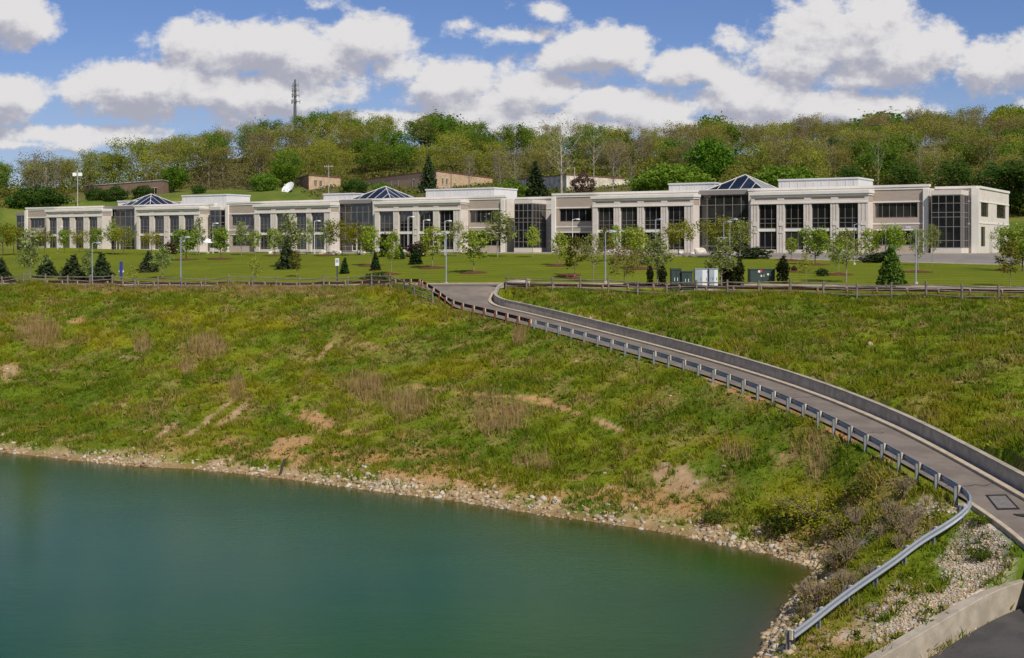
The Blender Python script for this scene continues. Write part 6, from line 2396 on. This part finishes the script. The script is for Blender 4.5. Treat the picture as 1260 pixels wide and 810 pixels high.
def bank_points(n, u0=-.56, u1=.58, d0=43.5, d1=152):
    u = rng.uniform(u0, u1, n)
    D = np.sqrt(rng.uniform(d0 ** 2, d1 ** 2, n))
    x, y = u * D, D
    z = gz(x, y)
    px = u * F + 630
    Dn = np.interp(px, *np.array(ROADN_PX).T)
    ok = (z > WL + .25) & (y < Dn - 1.6)
    for N, Fe in ((RN_ALL, RF_ALL), (LOW_N, LOW_F)):
        d, _, s_ = strip_dist(x, y, N, Fe)
        ok &= d > (.5 if N is RN_ALL else -.2)
    # behind the wall of the near corner only the strip of ground above it is earth
    return x[ok], y[ok], z[ok]


def tufts(x, y, z, nb, hgt, wid, col, leanv=.5):
    """grass tufts: nb blades each, narrow triangles"""
    n = len(x)
    X = np.repeat(x, nb) + rng.normal(size=n * nb) * .07
    Y = np.repeat(y, nb) + rng.normal(size=n * nb) * .07
    Z = np.repeat(z, nb) - .03
    H = np.repeat(hgt, nb) * rng.uniform(.6, 1.2, n * nb)
    Wd = np.repeat(wid, nb) * rng.uniform(.7, 1.3, n * nb)
    a = rng.uniform(0, 2 * np.pi, n * nb)
    lx, ly = rng.normal(size=n * nb) * leanv * H, rng.normal(size=n * nb) * leanv * H
    dx, dy = np.cos(a) * Wd / 2, np.sin(a) * Wd / 2
    V = np.stack([np.stack([X - dx, Y - dy, Z], 1), np.stack([X + dx, Y + dy, Z], 1), np.stack([X + lx, Y + ly, Z + H], 1)], 1).reshape(-1, 3)
    T = np.arange(len(V)).reshape(-1, 3)
    C = np.repeat(col, nb, 0) * rng.uniform(.8, 1.2, (n * nb, 1))
    return V, T, np.repeat(C, 3, 0)


x, y, z = bank_points(305000)
px, py, n1, n2, n3, soil, shore, reed, yel, scr, drk = ground_masks(x, y, z)
keep = rng.random(len(x)) > np.maximum(np.clip(soil * 1.1, 0, .86), np.clip(shore * 1.1, 0, .93))
grv = np.clip(patch(px, py, [(1205, 690, 62, 50, -20), (1190, 725, 50, 20, -20), (1120, 760, 70, 16, -30)]) * 1.8 + (n2 - .5) * 3.2, 0, 1) * (y < 58)
keep &= rng.random(len(x)) > grv * .90
x, y, z, px, n1, n2, n3, reed, yel, scr, drk = [q_[keep] for q_ in (x, y, z, px, n1, n2, n3, reed, yel, scr, drk)]
col = lin(np.tile(GREEN[0], (len(x), 1)), GREEN[1], np.clip(.5 + (n1 - .5) * 2.2 + rng.normal(size=len(x)) * .3, 0, 1))
col = lin(col, GREEN[2] * 1.05, np.clip(yel * .8 + (rng.random(len(x)) < .08) * .6, 0, 1))
col = lin(col, GREEN[0] * .85, drk * .35)
px2, py2 = to_px(x, y, z)
drym = np.clip(patch(px2, py2, DRYM) * 1.5 + (n2 - .5) * 2.0, 0, 1)
dry = (rng.random(len(x)) < np.clip(.08 + reed * .35 + scr * .5 + drym * .28 + (n2 - .5) * .6, 0.02, .8))
col = np.where(dry[:, None], np.array((.36, .26, .095)) * rng.uniform(.7, 1.15, (len(x), 1)), col)
cl_ = fbm(x, y, 1.0, 2, 81)
k_ = np.clip((cl_ - .36) * 3.2, 0, 1)
hh = .10 + .40 * k_ * np.clip(.35 + n1 * .9, 0, 1) + rng.random(len(x)) * .08
col = col * (.82 + .36 * fbm(x, y, 1.7, 2, 83))[:, None]
col = lin(col, np.array((.27, .235, .02)), np.clip((fbm(x, y, 1.3, 2, 85) - .60) * 5, 0, .6))
V, T, C = tufts(x, y, z, 4, hh, np.full(len(x), .065), col)
o = link('grass', mesh_arrays('grass', V, tris=T, mats=['grass_blade'], cols=C))
tag(o, kind='stuff')

# weeds: broad leaved clumps
x, y, z = bank_points(26000)
px, py, n1, n2, n3, soil, shore, reed, yel, scr, drk = ground_masks(x, y, z)
keep = (rng.random(len(x)) < np.clip(.15 + (n2 - .45) * 2.2 + drk * .3, .03, .9)) & (rng.random(len(x)) > np.maximum(soil, shore) * .9)
grv = np.clip(patch(px, py, [(1205, 690, 62, 50, -20), (1190, 725, 50, 20, -20)]) * 1.8, 0, 1) * (y < 58)
keep &= rng.random(len(x)) > grv
x, y, z, yel, drk, n1 = [q_[keep] for q_ in (x, y, z, yel, drk, n1)]
nl = 12
r_ = np.repeat(rng.uniform(.12, .38, len(x)), nl)
P = np.stack([np.repeat(x, nl), np.repeat(y, nl), np.repeat(z, nl)], 1)
dd = rng.normal(size=(len(P), 3)) * np.array([.5, .5, .35])
dd[:, 2] = np.abs(dd[:, 2]) + .12
P = P + dd * r_[:, None]
V, Q = leaf_quads(P, np.full(len(P), .12), rng, .4)
col = lin(np.tile(GREEN[0] * .85, (len(x), 1)), GREEN[1], rng.random(len(x)))
col = lin(col, GREEN[2], yel * .9)
col = lin(col, GREEN[0] * .6, drk * .6)
C = np.repeat(col, nl, 0) * rng.uniform(.75, 1.25, (len(P), 1))
o = link('weeds', mesh_arrays('weeds', V, quads=Q, mats=['grass_blade'], cols=np.repeat(C, 4, 0)))
tag(o, kind='stuff')

# dry reeds standing in patches
x, y, z = bank_points(280000)
px, py, n1, n2, n3, soil, shore, reed, yel, scr, drk = ground_masks(x, y, z)
rp = patch(px, py, REED)
keep = (rng.random(len(x)) < np.clip(rp * 1.6, 0, .75)) | (rng.random(len(x)) < .004)
x, y, z, py = x[keep], y[keep], z[keep], py[keep]
hh = np.where(py < 385, .5, 1.0) * rng.uniform(.6, 1.35, len(x))
col = np.array((.38, .25, .125)) * rng.uniform(.65, 1.2, (len(x), 1))
V, T, C = tufts(x, y, z, 2, hh, np.full(len(x), .032), col, .14)
o = link('dry_reeds', mesh_arrays('dry_reeds', V, tris=T, mats=['grass_blade'], cols=C))
tag(o, kind='stuff')
print('reeds', len(x))

# bare scrub and the yellow green bush by the inlet
P_SCRUB = [make_bush(500 + i, 1.1, 1.5, 170, .10, ((.27, .24, .06), (.36, .29, .10)), 'bark_tan', .3, 60) for i in range(3)]
P_YBUSH = make_bush(510, 2.3, 2.6, 950, .11, ((.225, .245, .020), (.36, .345, .035)), 'bark_tan', .1, 26)
P_DBUSH = make_bush(512, 1.3, 1.0, 700, .13, ((.075, .115, .014), (.14, .18, .022)), 'bark_brown', .4, 12)
sr_ = random.Random(5)
for k in range(38):
    cx_, cy_, rx_, ry_ = sr_.choice([(1075, 650, 38, 36), (1010, 712, 38, 36), (1110, 660, 22, 22), (1040, 690, 30, 26), (985, 745, 14, 24)])
    g = ground(cx_ + sr_.uniform(-1, 1) * rx_, cy_ + sr_.uniform(-1, 1) * ry_)
    if g[2] < WL + .2:
        continue
    plant('bare_bush', 'bare brown twiggy bush in the thicket above the lower guard rail', 'bush', sr_.choice(P_SCRUB), g, sr_.uniform(.6, 1.15), sr_.uniform(0, 6), 1.1, 'bare bushes in the thicket', ('stems', 'foliage'))
for px, py, h_, w_, lab in ((1003, 640, 3.0, 1.1, 'large yellow green bush above the corner of the water'), (1040, 655, 2.2, 1.0, 'yellow green bush among the bare bushes'), (965, 628, 1.8, 1.0, 'smaller yellow green bush left of the large one')):
    plant('yellow_bush', lab, 'bush', P_YBUSH, ground(px, py), h_ * .46, px, w_ * 1.9, None, ('stems', 'foliage'))
for px, py, h_, lab in ((962, 652, .8, 'dark green bush over the stones at the corner of the water'), (1062, 610, .7, 'dark green bush on the slope below the ramp rail'), (880, 642, .6, 'low dark bush just above the shore stones'), (1228, 640, .0, '')):
    if h_:
        plant('dark_bush', lab, 'bush', P_DBUSH, ground(px, py), h_, px, 1.2, None, ('stems', 'foliage'))
plant('low_weed', 'small dark green weed in the gravel by the ramp kerb', 'weed', P_DBUSH, ground(1207, 645), .3, 1, 1.2, None, ('stems', 'foliage'))
plant('low_weed', 'tall dark weed standing in the middle of the gravel', 'weed', P_DBUSH, ground(1208, 690), .5, 2, .8, None, ('stems', 'foliage'))
plant('leafy_weed', 'lone bright green weed below the fence near the left lamp', 'weed', P_YBUSH, ground(158, 362), .7, 2, .8, None, ('stems', 'foliage'))

# ------------------------------------------------------------------ stones at the water and gravel
for nm_ in ('rubble', 'gravel_stone'):
    m, t, b = principled(nm_)
    at = t.node('ShaderNodeAttribute', attribute_name='Col')
    geo = t.node('ShaderNodeNewGeometry')
    vm = t.node('ShaderNodeVectorMath', operation='SCALE')
    t.l.new(at.outputs['Color'], vm.inputs[0])
    t.l.new(t.math('MULTIPLY_ADD', t.noise(geo.outputs['Position'], 6.0, 4, .6), .8, .6 if nm_ == 'rubble' else .7), vm.inputs['Scale'])
    t.l.new(vm.outputs[0], b.inputs['Base Color'])
    b.inputs['Roughness'].default_value = .95
    b.inputs['Specular IOR Level'].default_value = .1
import bmesh
bm = bmesh.new()
bmesh.ops.create_icosphere(bm, subdivisions=1, radius=1)
ICO_V = np.array([v.co[:] for v in bm.verts])
ICO_F = np.array([[v.index for v in f.verts] for f in bm.faces])
bm.free()


def stones(name, x, y, z, s, m, flat=.65):
    n = len(x)
    jit = rng.uniform(.55, 1.3, (n, len(ICO_V), 1))
    V = ICO_V[None] * jit
    V = V * np.stack([rng.uniform(.8, 1.7, n), rng.uniform(.55, 1.1, n), rng.uniform(.5, 1.0, n) * flat / .65], 1)[:, None, :]
    a = rng.uniform(0, 6.28, n)
    ca, sa = np.cos(a)[:, None], np.sin(a)[:, None]
    vx = V[..., 0] * ca - V[..., 1] * sa
    vy = V[..., 0] * sa + V[..., 1] * ca
    V = np.stack([vx * s[:, None] + x[:, None], vy * s[:, None] + y[:, None], V[..., 2] * s[:, None] + z[:, None]], -1).reshape(-1, 3)
    T = (ICO_F[None] + (np.arange(n) * len(ICO_V))[:, None, None]).reshape(-1, 3)
    c0, c1, c2 = np.array((.44, .345, .225)), np.array((.32, .225, .13)), np.array((.46, .415, .34))
    k0 = rng.random((n, 1))
    C = np.where(k0 < .45, c0, np.where(k0 < .75, c1, c2)) * rng.uniform(.7, 1.15, (n, 1))
    o = link(name, mesh_arrays(name, V, tris=T, mats=[m], cols=np.repeat(C, len(ICO_V), 0)))
    return tag(o, kind='stuff')


# along the shore
SH = resample(SHORE[1:-1], .25)
SHO = offset_line(SH, 1.0) - SH            # unit vector up the bank
k = rng.integers(0, len(SH), 22000)
off = np.abs(rng.normal(size=22000)) * .75 - .2
x = SH[k, 0] + SHO[k, 0] * off + rng.normal(size=22000) * .15
y = SH[k, 1] + SHO[k, 1] * off + rng.normal(size=22000) * .15
z = gz(x, y)
s = .03 + rng.random(22000) ** 5 * .19
dens = np.clip(fbm(x, y, 6, 2, 61) * 1.6 - .25, .1, 1)
ok = (z < WL + 1.5) & (z > WL - .5) & (rng.random(22000) < dens)
stones('shore_rubble', x[ok], y[ok], z[ok] + s[ok] * .02, s[ok], 'rubble')
# gravel corner and a few stones on the slope
x, y, z = bank_points(120000, .28, .42, 43.5, 57)
px, py = to_px(x, y, z)
g = patch(px, py, [(1205, 690, 62, 50, -20), (1190, 725, 50, 20, -20), (1120, 760, 70, 16, -30), (1030, 725, 40, 22, -40)]) * 1.8 + (fbm(x, y, 1.6, 3, 12) - .5) * 3.2
ok = rng.random(len(x)) < np.clip(g, 0, 1) * .45
stones('gravel', x[ok], y[ok], z[ok] + .01, (.010 + rng.random(ok.sum()) ** 4 * .06), 'gravel_stone', .6)
x, y, z = bank_points(34000)
px, py, n1, n2, n3, soil, shore, reed, yel, scr, drk = ground_masks(x, y, z)
ok = rng.random(len(x)) < np.clip(soil * .35 + .004, 0, 1)
stones('loose_stones', x[ok], y[ok], z[ok], (.03 + rng.random(ok.sum()) ** 4 * .22), 'rubble')
